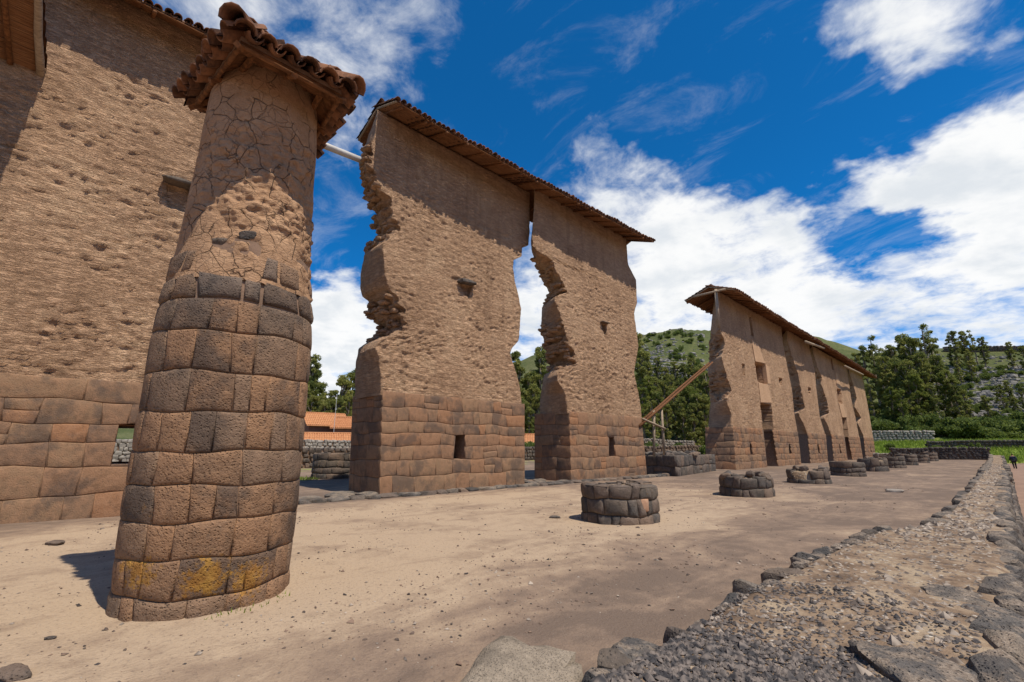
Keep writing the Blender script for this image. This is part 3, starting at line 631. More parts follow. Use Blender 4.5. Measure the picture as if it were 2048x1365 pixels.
# ================================================================== round column in front
def build_column():
    t = thing('round_column', 'tall round column, stone below and cracked mud above, under a small tiled roof', 'column', loc=(-6.5, 1.43, 0))
    ox, oy = -6.5, 1.43
    ax = lambda z: (np.asarray(z) * 0.2 / 6.3, .03 - np.asarray(z) * 0.12 / 6.3)
    rz = lambda z: np.interp(z, [-.2, 0, .3, 1, 2, 2.9, 3.2, 3.6, 4.05, 5.1, 6.3, 7], [.83, .83, .838, .862, .852, .848, .825, .78, .75, .69, .645, .63])
    def lathe(name, z0, z1, nz_, na, off, disp, mat):
        zs = np.linspace(z0, z1, nz_); A = np.linspace(0, 2 * math.pi, na, endpoint=False); Z, AA = np.meshgrid(zs, A, indexing='ij'); Z = Z.ravel(); AA = AA.ravel()
        r = rz(Z) + off; P = np.stack([np.cos(AA) * r, np.sin(AA) * r, Z], 1); r = r + disp(P, AA)
        axx, axy = ax(Z); V = np.stack([axx + np.cos(AA) * r, axy + np.sin(AA) * r, Z], 1)
        i = np.arange(nz_ - 1)[:, None]; j = np.arange(na)[None, :]
        return mk(name, V, np.stack([i * na + j, i * na + (j + 1) % na, (i + 1) * na + (j + 1) % na, (i + 1) * na + j], -1).reshape(-1, 4), mat, t)
    core = lathe('stone_shaft', -.3, 3.95, 60, 120, -.02, lambda P, A: .015 * fbm(P, (4, 4, 4), 3), M['mortar'])
    def mud(P, A):
        er = sstep(-.05, .35, fbm(P, (1.0, 1.0, .8), 4, 3.1) + .25 * np.cos(A - .5) - .35 * sstep(5.2, 5.9, P[:, 2]))
        low = sstep(4.0, 3.5, P[:, 2])
        return .022 * fbm(P, (1.2, 1.2, 1.2), 3) - er * (.028 - .075 * fbm(P, (7, 7, 10), 3, 7.7, .65)) + low * .02 * fbm(P, (5, 5, 5), 3, 2.0) + .004 * low
    lathe('mud_shaft', 3.45, 6.36, 160, 260, 0.0, mud, M['plaster'])
    zs = [-.12, .17, .52, .88, 1.23, 1.57, 1.98, 2.40, 2.85, 3.20, 3.50, 3.80]
    srf = surface(lambda u, v, d: (float(ax(v)[0] + math.cos(u) * (rz(v) + d)), float(ax(v)[1] + math.sin(u) * (rz(v) + d)), v), .86)
    rs = random.Random(5)
    for k, p in enumerate(courses(0, 2 * math.pi, zs[:10], .335, 11, us=.86, closed=True, wob=.014, tilt=.02)):
        big = np.mean([q[1] for q in p]) < .17
        pillow(p, srf, 0.024 if big else .010, .026, M['stone_mid' if (rs.random() < (.75 if np.mean([q[1] for q in p]) > 2.3 else .55 if big else .16)) else 'stone_col'], core, 100 + k, depth=.026)
    for k, p in enumerate(courses(0, 2 * math.pi, zs[9:], .36, 12, us=.82, closed=True, wob=.02, tilt=.04)):
        zc_ = np.mean([q[1] for q in p])
        if zc_ > 3.52 and rs.random() < .4: continue
        c = np.mean(p, 0); f = rs.uniform(.88, .96); p = [tuple(c + (np.array(q) - c) * f) for q in p]
        pillow(p, srf, .022, .035, M['stone_mid' if rs.random() < .8 else 'stone_dark'], core, 400 + k, depth=.05)
    for k, (a, z, s_) in enumerate([(-.25, 4.02, .10), (-.62, 3.9, .08)]):
        p = srf(a, z, -.03); link('stone', ROCKS['stone_dark'][k % 7], core, p, (rs.random(), rs.random(), a), (s_ * .5, s_ * 1.2, s_ * .6))
    # ---- roof
    C = [np.array(c, float) - np.array([ox, oy, 0]) for c in [(-5.24, .76, 6.10), (-5.24, 1.94, 6.10), (-6.88, 2.10, 6.20), (-6.86, .60, 6.20)]]
    ap = np.array([.40, -.06, 6.68]); mb = MB(); th = np.array([0, 0, .03])
    for k in range(4):
        a, b = C[k], C[(k + 1) % 4]; mb.add([a, b, ap, a + th, b + th, ap + th], [(0, 2, 1), (3, 4, 5), (0, 1, 4, 3)])
    soffit = mb.build('roof_boarding', M['wood'], t)
    for k in range(4):
        m = MB(); a = C[k] + np.array([0, 0, -.05]); b = ap + np.array([0, 0, -.08]); d = a + (a - b) * .06
        m.pole(d, b, .045, .05, 4); m.build('hip_rafter', M['wood'], soffit)
        a, b = C[k], C[(k + 1) % 4]
        m = MB(); q = lambda p: p + (ap - p) * .30 + np.array([0, 0, -.07]); m.pole(q(a), q(b), .04, .04, 4); m.build('wall_plate', M['wood'], soffit)
        m = MB(); q = lambda p: p + (ap - p) * .02 + np.array([0, 0, -.035]); m.pole(q(a), q(b), .032, .028, 6); m.build('eave_pole', M['wood'], soffit, True)
        mid = (a + b) / 2; m = MB(); m.pole(mid + np.array([0, 0, -.06]) + (mid - ap) * .08, mid + (ap - mid) * .8 + np.array([0, 0, -.06]), .038, .04, 5); m.build('rafter', M['wood'], soffit)
        # tiles laid up the slope from each eave
        e = b - a; L = np.linalg.norm(e); e /= L; up = ap - a; up = up - e * np.dot(up, e); H = np.linalg.norm(up); up /= H; foot = np.dot(ap - a, e)
        nrm = np.cross(e, up); nrm = nrm if nrm[2] > 0 else -nrm
        n = int(L / .20)
        from mathutils import Matrix
        for c in range(n + 1):
            s = L * c / n; lim = H * (s / foot if s < foot else (L - s) / (L - foot)) + .05
            for under in (0, 1):
                ss = s + (L / n / 2 if under else 0)
                if under and c == n: continue
                row = 0
                while row == 0 or row * .36 < lim - .1:
                    dd = -.13 + row * .36 + rs.uniform(-.05, .03) + (.05 if under else 0)
                    o = link('roof_tile', TILE_U if under else rs.choice(TILE), soffit)
                    pos = a + e * ss + up * dd + nrm * (.15 if under else .125) + np.array([0, 0, row * .01])
                    sgn = 1.0
                    Mx = Matrix([(up[0], np.cross(nrm, up)[0], nrm[0], pos[0]), (up[1], np.cross(nrm, up)[1], nrm[1], pos[1]), (up[2], np.cross(nrm, up)[2], nrm[2], pos[2]), (0, 0, 0, 1)])
                    o.matrix_local = Mx @ Matrix.Rotation(rs.uniform(-.08, .08), 4, 'Z') @ Matrix.Rotation(.06, 4, 'Y')
                    row += 1
        # hip cap tiles
        hv = ap - C[k]; hl = np.linalg.norm(hv); hv /= hl; sd = np.cross((0, 0, 1.), hv); sd /= np.linalg.norm(sd); nn = np.cross(hv, sd)
        for row in range(3):
            pos = C[k] + hv * (-.16 + row * .4) + nn * (.19 + .01 * row)
            o = link('hip_tile', TILE[2], soffit); o.matrix_local = Matrix([(hv[0], sd[0], nn[0], pos[0]), (hv[1], sd[1], nn[1], pos[1]), (hv[2], sd[2], nn[2], pos[2]), (0, 0, 0, 1)]) @ Matrix.Diagonal((1, 1.25, 1.3, 1))
    # mud bedding under the tiles
    mb = MB()
    for k in range(4):
        a, b = C[k] + np.array([0, 0, .035]), C[(k + 1) % 4] + np.array([0, 0, .035]); u = np.array([0, 0, .06]); mb.add([a, b, ap + u, a + u, b + u, ap + 2 * u], [(3, 4, 5), (0, 1, 4, 3)])
    mb.build('mud_bedding', M['mortar'], soffit)
build_column()

# ================================================================== the tall central wall
def taper(t0, t1, h=15.0): return lambda z: t0 + (t1 - t0) * np.clip(z / h, 0, 1)
XW = -15.3
# ---- wall section behind the column (left edge of the picture)
def build_wall1():
    t = thing('adobe_wall', 'huge adobe wall on a fitted stone base behind the column, at the left edge', 'wall', loc=None)
    slab = on_wall(335, 362, XW)
    yend = 4.7
    wall_body('adobe_body', 3.05, 14.4, const(-9.0), const(-9.0), const(yend, -.02), const(yend, -.02), XW, taper(2.6, 1.9), .062, M['adobe'], t, seed=2.0, smooth_top=11.6, rough=1.15,
              holes=[dict(q=[(slab[1] + .1, slab[2] - .75), (slab[1] + .45, slab[2] - .7), (slab[1] + .55, slab[2] - .1), (slab[1], slab[2] - .1)], depth=.12)])
    nq = [on_wall(x, y, XW)[1:] for x, y in [(222, 932), (300, 936), (296, 846), (240, 850)]]
    base = wall_body('stone_base', -.4, 3.2, const(-9.0), const(-9.0), const(yend), const(yend), XW, taper(2.6, 2.5, 4), .09, M['mortar'], t, rough=.25, strata=.02, proud=0.025, belly=0)
    # the small trapezoidal opening is cut right through
    ya, yb, za, zb = float(nq[0][0]), 1.75, float(nq[0][1]), float(nq[3][1])
    import bmesh
    bm = bmesh.new(); bm.from_mesh(base.data)
    dele = [f for f in bm.faces if ya < f.calc_center_median().y < yb and za < f.calc_center_median().z < zb]
    bmesh.ops.delete(bm, geom=dele, context='FACES'); bm.to_mesh(base.data); bm.free()
    m = MB(); x0, x1 = XW + .02, XW - 2.75
    for (p, q) in (((ya, za), (yb, za)), ((yb, za), (yb, zb)), ((yb, zb), (ya, zb)), ((ya, zb), (ya, za))):
        m.add([(x0, p[0], p[1]), (x0, q[0], q[1]), (x1, q[0], q[1]), (x1, p[0], p[1])], [(0, 1, 2, 3)])
    m.build('niche_lining', M['stone_red'], base)
    zs = [-.15, .52, 1.18, 1.72, 2.18, 2.72, 3.26]
    masonry(base, XW, XW - 2.6, -4.3, yend, zs, 21, holes=[(ya, yb, za, zb)], width=.92, left=False)
    m = MB(); rs = random.Random(3)
    o = link('projecting_slab', ROCKS['stone_dark'][1], t, (slab[0] + .12, slab[1] + .32, slab[2]), (.02, .0, .0), (.32, .55, .10)); o['label'] = 'dark stone slab jutting from the adobe'
    ridged_roof(t, -9.2, 5.3, -14.72, -18.0, 13.95, 14.95, 31, ind=True, rafter_step=1.25)
build_wall1()

def build_canopy():
    t = thing('lean_to_roof', 'cane lean-to roof with a pale edge pole, cut off by the upper left corner', 'roof', loc=(-15.2, -3, 11))
    o3 = np.array([-15.2, -3, 11]); rs = random.Random(8)
    A = np.array([-15.5, -1.88, 11.0]); B = np.array([-12.6, -2.15, 12.35]); e = np.array([0, -4.6, 0.])
    m = MB()
    for k in range(64):
        f = k / 63; p = A + (B - A) * f - o3; m.pole(p + np.array([0, rs.uniform(-.03, .05), rs.uniform(-.01, .01)]), p + e, .028, .025, 5)
    deck = m.build('cane_ceiling', M['cane'], t, True)
    u = np.array([0, 0, .04]); q4 = [A - o3 + u, B - o3 + u, B + e - o3 + u, A + e - o3 + u]; m = MB(); m.add(q4 + [p + u for p in q4], [(0, 1, 2, 3), (7, 6, 5, 4), (0, 4, 5, 1), (1, 5, 6, 2)]); m.build('mud_bedding', M['mortar'], deck)
    m = MB(); m.pole(A + np.array([-.1, .03, -.06]) - o3, B + np.array([0, .03, .0]) - o3, .085, .07, 9, .03, 6, rs); m.build('edge_pole', M['wood_grey'], deck, True)
    for k in range(4):
        m = MB(); q = np.array([0, -.5 - 1.0 * k, -.09]); m.pole(A + q - o3, B + q - o3, .06, .055, 7); m.build('rafter', M['wood'], deck, True)
    slope = math.atan2(B[2] - A[2], B[0] - A[0])
    rest = MB()
    for c in range(18):
        for r_ in range(8):
            p = A + (B - A) * (r_ / 7.5) + e * (c / 18) - o3; a = [(p[0] + d * .42 * math.cos(slope), p[1] + math.cos(q * math.pi / 5) * .11, p[2] + d * .42 * math.sin(slope) + .10 + .1 * math.sin(q * math.pi / 5)) for d in (0, 1) for q in range(6)]
            rest.add(a, [(q, q + 1, q + 7, q + 6) for q in range(5)])
    rest.build('tiles', M['tile'], deck, True, 'stuff')
build_canopy()

ABRICK = [rock_mesh('adobe_brick', 500 + k, M['adobe'], 3, rough=.12) for k in range(5)]
def breach(body, Lf, Lb, XWp, thick, zr_, n, seed):
    rs = random.Random(seed)
    for k in range(n):
        z = rs.uniform(*zr_); z = zr_[0] + round((z - zr_[0]) / .17) * .17; t = rs.random() ** .8; xf = XWp - BAT * z; x = xf - .05 - (thick(z) - .1) * t; y = float(Lf(z)) + (float(Lb(z)) - float(Lf(z))) * t - rs.uniform(-.10, .12) - .10 * math.sin(math.pi * t)
        link('adobe_brick', rs.choice(ABRICK), body, (x, y, z), (rs.uniform(-.1, .1), rs.uniform(-.1, .1), rs.uniform(-.25, .25)), (rs.uniform(.16, .30), rs.uniform(.14, .26), rs.uniform(.075, .11)))
# ---- the two broken piers under one long roof
def build_wall23():
    t = thing('adobe_wall', 'two broken adobe piers on stone bases sharing one long tiled roof, centre of picture', 'wall')
    Lf = outline([(755, 225), (751, 262), (747, 283), (742, 305), (741, 330), (750, 350), (757, 378), (777, 392), (789, 428), (795, 456), (792, 474), (766, 486), (765, 500), (771, 553), (775, 570), (785, 585), (797, 609), (809, 646), (806, 664), (760, 680), (750, 696), (758, 715), (761, 742), (763, 775), (760, 985)], XW)
    XB = XW - 2.25
    Lb = outline([(748, 225), (743, 279), (721, 301), (713, 331), (721, 351), (723, 376), (731, 408), (737, 432), (743, 464), (749, 480), (733, 492), (721, 517), (716, 553), (716, 581), (721, 597), (733, 605), (735, 641), (757, 654), (757, 668), (733, 685), (715, 699), (710, 722), (709, 785), (703, 980)], XB)
    Rf = outline([(1062, 380), (1059, 400), (1059, 468), (1057, 491), (1044, 495), (1043, 513), (1027, 521), (1026, 537), (1029, 561), (1037, 593), (1042, 617), (1040, 650), (1037, 682), (1025, 696), (1019, 709), (1028, 732), (1038, 765), (1043, 804), (1046, 969)], XW)
    Rb = lambda z: Rf(z) - .12
    zt = 3.62; slab = on_wall(931, 566, XW)
    N2 = [(on_wall(790, b, XW)[2], on_wall(790, a, XW)[2]) for a, b in ((300, 372), (384, 478), (588, 668))]
    ab = wall_body('adobe_body', zt - .12, 15.30, Lf, Lb, Rf, Rb, XW, taper(2.35, 1.75), .055, M['adobe'], t, seed=5.0, smooth_top=12.6, strata=.12, notches=[(on_wall(790, b, XW)[2], on_wall(790, a, XW)[2]) for a, b in ((300, 372), (384, 478), (588, 668))],
              holes=[dict(q=[(slab[1] - .05, slab[2] - .62), (slab[1] + .25, slab[2] - .62), (slab[1] + .4, slab[2] - .1), (slab[1] - .3, slab[2] - .1)], depth=.22)])
    for q, zr_ in enumerate(N2): breach(ab, Lf, Lb, XW, taper(2.35, 1.75), zr_, 34, 610 + q)
    o = link('projecting_slab', ROCKS['stone_dark'][3], t, (slab[0] + .08, slab[1], slab[2]), (.06, 0, 0), (.30, .55, .12)); o['label'] = 'dark stone slab jutting from the adobe'
    y0 = float(on_wall(758, 985, XW)[1]); y1 = float(on_wall(1048, 965, XW)[1])
    e0 = lambda v: y0 - (y0 - float(on_wall(764, 780, XW)[1])) * (v / 3.6); e1 = lambda v: y1 + .10 * v / 3.6
    nq = [on_wall(x, y, XW)[1:] for x, y in [(906, 918), (929, 918), (930, 865), (911, 865)]]
    hole = dict(q=[tuple(map(float, q)) for q in nq], depth=1.1)
    base = wall_body('stone_base', -.4, zt, lambda z: e0(z) + .04, lambda z: e0(z) + .04, lambda z: e1(z) - .04, lambda z: e1(z) - .1, XW, taper(2.42, 2.35, 4), .07, M['mortar'], t, rough=.25, strata=.015, proud=.03, holes=[hole], belly=0)
    zs = [-.12, .60, 1.18, 1.70, 2.16, 2.58, 3.10, zt + .03]
    masonry(base, XW, XW - 2.38, y0, y1, zs, 41, holes=[(float(nq[0][0]), float(nq[1][0]), float(nq[0][1]), float(nq[2][1]))], width=.72, edge0=e0, edge1=e1)
    # ---- second pier
    X3 = -14.75
    Lf = outline([(1069, 410), (1066, 440), (1064, 478), (1070, 500), (1090, 512), (1104, 520), (1120, 555), (1131, 584), (1112, 593), (1110, 604), (1120, 627), (1126, 652), (1141, 693), (1152, 727), (1122, 738), (1114, 750), (1115, 762), (1130, 786), (1136, 819), (1140, 965)], X3)
    Lb = outline([(1063, 410), (1060, 493), (1054, 509), (1067, 545), (1079, 570), (1092, 592), (1077, 618), (1076, 668), (1087, 717), (1099, 732), (1085, 752), (1079, 791), (1078, 822), (1080, 960)], X3 - 2.25)
    Rf = outline([(1251, 470), (1253, 488), (1256, 529), (1272, 560), (1274, 606), (1268, 627), (1277, 693), (1268, 745), (1279, 796), (1284, 837), (1292, 955)], X3)
    Rb = lambda z: Rf(z) - .12
    hp = on_wall(1210, 656, X3)
    N3 = [(on_wall(1120, b, X3)[2], on_wall(1120, a, X3)[2]) for a, b in ((512, 588), (640, 732))]
    ab = wall_body('adobe_body', 3.3, 15.36, Lf, Lb, Rf, Rb, X3, taper(2.35, 1.75), .062, M['adobe'], t, seed=9.0, smooth_top=12.2, strata=.12, notches=[(on_wall(1120, b, X3)[2], on_wall(1120, a, X3)[2]) for a, b in ((512, 588), (640, 732))],
              holes=[dict(q=[(hp[1] - .1, hp[2] - .42), (hp[1] + .12, hp[2] - .42), (hp[1] + .2, hp[2] + .25), (hp[1] - .35, hp[2] + .25)], depth=.35)])
    for q, zr_ in enumerate(N3): breach(ab, Lf, Lb, X3, taper(2.35, 1.75), zr_, 38, 620 + q)
    link('projecting_slab', ROCKS['stone_dark'][5], t, (hp[0] + .05, hp[1] - .1, hp[2] + .3), (0, 0, 0), (.2, .42, .07))
    y0 = float(on_wall(1141, 963, X3)[1]); y1 = float(on_wall(1293, 953, X3)[1])
    e0b = lambda v: y0 - (y0 - float(on_wall(1137, 820, X3)[1])) * (v / 3.4); e1b = lambda v: y1 - .1 * v / 3.4
    nq = [on_wall(x, y, X3)[1:] for x, y in [(1217, 914), (1230, 914), (1229, 878), (1218, 878)]]
    hole = dict(q=[tuple(map(float, q)) for q in nq], depth=1.1)
    base = wall_body('stone_base', -.4, 3.4, lambda z: e0b(z) + .04, lambda z: e0b(z) + .04, lambda z: e1b(z) - .04, lambda z: e1b(z) - .1, X3, taper(2.42, 2.35, 4), .085, M['mortar'], t, rough=.25, strata=.015, proud=.03, holes=[hole], belly=0)
    zs = [-.12, .55, 1.15, 1.75, 2.25, 2.8, 3.43]
    masonry(base, X3, X3 - 2.38, y0, y1, zs, 51, holes=[(float(nq[0][0]), float(nq[1][0]), float(nq[0][1]), float(nq[2][1]))], width=.78, edge0=e0b, edge1=e1b)
    ridged_roof(t, 7.45, 26.2, -14.25, -17.5, 14.86, 15.52, 61, skew=.035, rafter_step=1.02, spacing=.235)
build_wall23()

# ---- the long wall beyond
def build_far_wall():
    t = thing('adobe_wall', 'long row of adobe piers with doorways and a high window, farthest wall', 'wall')
    X4 = -14.3; XB = X4 - 2.2
    secs = []
    secs.append(dict(Lf=[(1436, 585), (1434, 640), (1440, 660), (1450, 688), (1443, 715), (1452, 749), (1463, 780), (1452, 801), (1463, 829), (1465, 856), (1471, 942)],
                     Lb=[(1420, 590), (1415, 661), (1413, 703), (1412, 749), (1417, 780), (1419, 801), (1416, 854), (1420, 938)],
                     Rf=[(1562, 645), (1563, 661), (1566, 689), (1577, 745), (1584, 780), (1589, 829), (1594, 857), (1602, 931)],
                     holes=[quad_px([(1534, 936), (1556, 935), (1542, 807), (1521, 806)], X4, 1.9, wig=.06), quad_px([(1516, 764), (1535, 768), (1530, 728), (1510, 724)], X4, .9), quad_px([(1503, 671), (1508, 672), (1503, 636), (1498, 634)], X4, .7),
                            quad_px([(1486, 748), (1490, 748), (1490, 728), (1484, 728)], X4, .4), quad_px([(1560, 769), (1563, 769), (1565, 757), (1557, 757)], X4, .4)],
                     st=[quad_px([(1500, 909), (1505, 909), (1504, 888), (1499, 888)], X4, .8), quad_px([(1534, 936), (1556, 935), (1548, 850), (1525, 850)], X4, 1.9, wig=.06), quad_px([(1578, 909), (1583, 909), (1582, 890), (1577, 890)], X4, .8)]))
    secs.append(dict(Lf=[(1574, 655), (1574, 680), (1585, 715), (1596, 748), (1601, 773), (1610, 818), (1596, 826), (1606, 845), (1615, 868), (1621, 928)], Lb=[(1564, 655), (1568, 700), (1578, 760), (1588, 826), (1592, 868), (1597, 926)],
                     Rf=[(1617, 680), (1619, 696), (1630, 745), (1633, 780), (1640, 836), (1651, 871), (1655, 926)], holes=[quad_px([(1617, 786), (1620, 786), (1622, 775), (1616, 775)], X4, .4)], st=[quad_px([(1636, 907), (1640, 907), (1638, 890), (1634, 890)], X4, .8)]))
    secs.append(dict(Lf=[(1623, 680), (1625, 703), (1634, 735), (1644, 757), (1642, 768), (1654, 801), (1658, 827), (1648, 836), (1656, 852), (1663, 871), (1668, 924)], Lb=[(1617, 690), (1625, 735), (1632, 780), (1640, 836), (1646, 871), (1650, 922)],
                     Rf=[(1692, 725), (1695, 745), (1703, 801), (1711, 836), (1718, 872), (1725, 917)], holes=[quad_px([(1695, 922), (1705, 921), (1693, 836), (1684, 836)], X4, 1.9), quad_px([(1677, 805), (1685, 807), (1682, 780), (1674, 778)], X4, .9), quad_px([(1664, 738), (1667, 739), (1664, 717), (1661, 716)], X4, .6)],
                     st=[quad_px([(1680, 909), (1683, 909), (1681, 890), (1678, 890)], X4, .8), quad_px([(1695, 922), (1705, 921), (1698, 862), (1687, 862)], X4, 1.9)]))
    secs.append(dict(Lf=[(1697, 730), (1698, 745), (1708, 775), (1714, 798), (1710, 815), (1723, 836), (1716, 848), (1727, 872), (1732, 917)], Lb=[(1692, 735), (1700, 780), (1706, 830), (1716, 872), (1720, 915)],
                     Rf=[(1722, 745), (1726, 759), (1733, 798), (1740, 836), (1746, 875), (1751, 915)], holes=[], st=[quad_px([(1741, 905), (1743, 905), (1742, 890), (1740, 890)], X4, .8)]))
    for k, s in enumerate(secs):
        Lf, Lb, Rf = outline(s['Lf'], X4), outline([(x - (11 if k else 0), y) for x, y in s['Lb']], XB), outline(s['Rf'], X4); zt = 3.25
        ztop = [14.85, 14.85, 14.6, 14.6][k]
        NN = [(on_wall(q, b, X4)[2], on_wall(q, a, X4)[2]) for q, a, b in (((1450, 662, 712), (1455, 742, 798)), ((1590, 690, 745), (1603, 770, 822)), ((1640, 715, 760), (1652, 780, 830)), ((1710, 765, 795), (1718, 810, 845)))[k]]
        ab = wall_body('adobe_body', zt - .1, ztop, Lf, Lb, Rf, lambda z, Rf=Rf: Rf(z) - .1, X4, taper(2.3, 1.8), (.10, .13, .16, .2)[k], M['adobe'], t, holes=s['holes'], seed=20 + 7.0 * k, smooth_top=11.6, strata=.14, notches=[(on_wall(q, b, X4)[2], on_wall(q, a, X4)[2]) for q, a, b in (((1450, 662, 712), (1455, 742, 798)), ((1590, 690, 745), (1603, 770, 822)), ((1640, 715, 760), (1652, 780, 830)), ((1710, 765, 795), (1718, 810, 845)))[k]])
        for q, zr_ in enumerate(NN): breach(ab, Lf, Lb, X4, taper(2.3, 1.8), zr_, 30, 640 + 5 * k + q)
        base = wall_body('stone_base', -.5, zt, Lf, Lb, Rf, lambda z, Rf=Rf: Rf(z) - .05, X4, taper(2.5, 2.4, 4), (.09, .12, .15, .2)[k], M['mortar'], t, holes=s['st'], rough=.3, strata=.03, proud=.03, belly=0, capped=False)
        if True:
            y0 = float(Lf(1.5)); y1 = float(Rf(1.5)); hs = [(h['q'][0][0], h['q'][1][0], h['q'][0][1] if h['depth'] < 1 else -1, h['q'][2][1]) for h in s['st']]
            masonry(base, X4, XB, y0, y1, levels(-.1, zt + .03, 6, 70 + k), 71 + 5 * k, holes=hs, width=.95, left=(k == 0), edge0=lambda v, Lf=Lf: float(Lf(v)), edge1=lambda v, Rf=Rf: float(Rf(v)))
    # smooth mud infill round door and window
    def panel(pts, name='mud_infill'):
        q = [on_wall(x, y, X4) for x, y in pts]; m = MB()
        a = [(p[0] + .05, p[1], p[2]) for p in q]; b = [(p[0] - .3, p[1], p[2]) for p in q]; n = len(a)
        m.add(a + b, [tuple(range(n))] + [(k, (k + 1) % n, n + (k + 1) % n, n + k)[::-1] for k in range(n)]); m.build(name, M['adobe_smooth'], t)
    panel([(1516, 766), (1535, 770), (1543, 806), (1521, 805)]); panel([(1502, 680), (1516, 690), (1529, 727), (1510, 723)]); panel([(1530, 729), (1536, 733), (1541, 768), (1535, 768)])
    panel([(1677, 807), (1685, 808), (1693, 835), (1684, 835)]); panel([(1670, 745), (1675, 748), (1682, 779), (1674, 777)])
    ridged_roof(t, 38.3, 66.0, -13.0, -17.2, 14.42, 15.2, 81, rafter_step=.95, spacing=.26, rafter_r=.07, skew=-.005)
    ridged_roof(t, 63.0, 106, -12.9, -17.2, 14.15, 15.0, 82, rafter_step=1.3, spacing=.30, rafter_r=.08, ind=False, skew=-.01, sag=-.1)
    a = on_wall(1425, 588, X4); b = on_wall(1432, 655, X4); m = MB(); m.pole((a[0] + .3, a[1], a[2] + .3), (b[0] + .2, b[1] + .1, b[2]), .13, .13, 8); m.build('roof_post', M['wood_grey'], t, True)
    m = MB(); m.pole((a[0] + 1.1, a[1] - .1, a[2] + .1), (a[0] - 1.6, a[1] - .1, a[2] + .1), .09, .09, 7); m.build('tie_beam', M['wood_grey'], t, True)
    for (p, q) in (((1611, 684), (1648, 697)), ((1690, 733), (1726, 750))):
        a = on_wall(*p, -12.9); b = on_wall(*q, -12.9); m = MB(); m.pole(a, b, .16, .12, 7, .05, 4, random.Random(2)); m.build('log', M['wood_grey'], t, True)
build_far_wall()

# ================================================================== stone kerb and paving along the foot of the wall
def build_kerb():
    t = thing('stone_kerb', 'low kerb of flat dark stones along the foot of the adobe piers', 'kerb')
    rs = random.Random(14); y = 5.2
    while y < 27.5:
        w_ = rs.uniform(.38, .8); x = -14.42 + .022 * (y - 8) + rs.uniform(-.05, .05)
        link('kerb_stone', rs.choice(ROCKS['stone_grey'] + ROCKS['stone_dark']), t, (x, y + w_ / 2, .02), (rs.uniform(-.05, .05), rs.uniform(-.05, .05), rs.uniform(-.1, .1)), (.30, w_ * .58, .13)); y += w_
    for k in range(26):
        y = rs.uniform(4.8, 8.1) if k < 16 else rs.uniform(15.8, 18.6); x = rs.uniform(-17.0, -14.75)
        link('paving_stone', rs.choice(ROCKS['stone_grey']), t, (x, y, .02), (0, 0, rs.uniform(0, 3)), (rs.uniform(.3, .5), rs.uniform(.25, .4), .09))
build_kerb()

# ================================================================== column stumps
def stump(x, y, r, h, n_courses, width, label, seed, missing=0.0, mat='stone_dark', lumps=0, group='round column stumps'):
    z = gz(x, y); t = thing('column_stump', label, 'column stump', group, loc=(x, y, z)); rs = random.Random(seed)
    V = []; n = 40
    for (rr, zz) in ((r - .03, -.3), (r - .05, h - .12), (r - .25, h - .06), (0.01, h - .1)):
        V += [(math.cos(q / n * 2 * math.pi) * rr, math.sin(q / n * 2 * math.pi) * rr, zz + (0.02 * math.sin(q * 1.7) if rr < r - .1 else 0)) for q in range(n)]
    core = mk('core', V, [(k * n + q, k * n + (q + 1) % n, (k + 1) * n + (q + 1) % n, (k + 1) * n + q) for k in range(3) for q in range(n)], M['fill'], t)
    srf = surface(lambda u, v, d: (math.cos(u) * (r + d - .02 * v), math.sin(u) * (r + d - .02 * v), v), r)
    zs = levels(-.1, h, n_courses, seed)
    # ring stones are wedges: cushion face plus a top that reaches inwards
    for k, p in enumerate(courses(0, 2 * math.pi, zs, width, seed, us=r, closed=True, wob=.02, tilt=.04)):
        zc_ = np.mean([q[1] for q in p]); top = zc_ > zs[-2]
        if top and rs.random() < missing: continue
        if top:
            dz = rs.uniform(-.05, .05); p = [(a, b + (dz if b > zc_ else 0)) for a, b in p]
        o = pillow(p, srf, .03, .045, M[mat], core, seed * 100 + k, depth=.30 if top else .06)
        if top:                              # top slab of the stone
            us = [q[0] for q in p]; a, b = min(us) + .02 / r, max(us) - .02 / r; zt = max(q[1] for q in p) - .012
            P = [(math.cos(u) * rr, math.sin(u) * rr, zt + dzz) for rr, dzz in ((r + .0, -.02), (r - .05, .005), (r - .36, -.01), (r - .4, -.15)) for u in np.linspace(a, b, 4)]
            mk('stone', P, [(i * 4 + j, i * 4 + j + 1, i * 4 + j + 5, i * 4 + j + 4) for i in range(3) for j in range(3)], M[mat], core)
    for k in range(lumps):
        a = rs.uniform(0, 6.28); q = rs.uniform(.5, .95) * r
        link('loose_stone', rs.choice(ROCKS['stone_dark']), core, (math.cos(a) * q, math.sin(a) * q, h + rs.uniform(-.02, .06)), (rs.uniform(-.4, .4), rs.uniform(-.4, .4), a), (rs.uniform(.12, .2), rs.uniform(.14, .24), rs.uniform(.1, .16)))
    return t
stump(-6.4, 9.7, .87, .82, 3, .36, 'nearest round stone column stump, with one pale orange stone in its side', 201)
stump(-6.4, 17.7, .85, .62, 2, .42, 'second round column stump, ringed by rough upstanding blocks with a yellow-lichened one', 202, lumps=9)
stump(-6.4, 25.6, .87, .60, 2, .5, 'third round column stump, broken open with loose blocks on its rim', 203, missing=.35, lumps=6)
stump(-6.4, 33.9, .86, .80, 3, .5, 'fourth round column stump, wide and flat topped without loose blocks', 204)
stump(-6.4, 42.0, .87, .85, 2, .6, 'fifth round column stump with an uneven stepped top', 205, missing=.2, lumps=4)
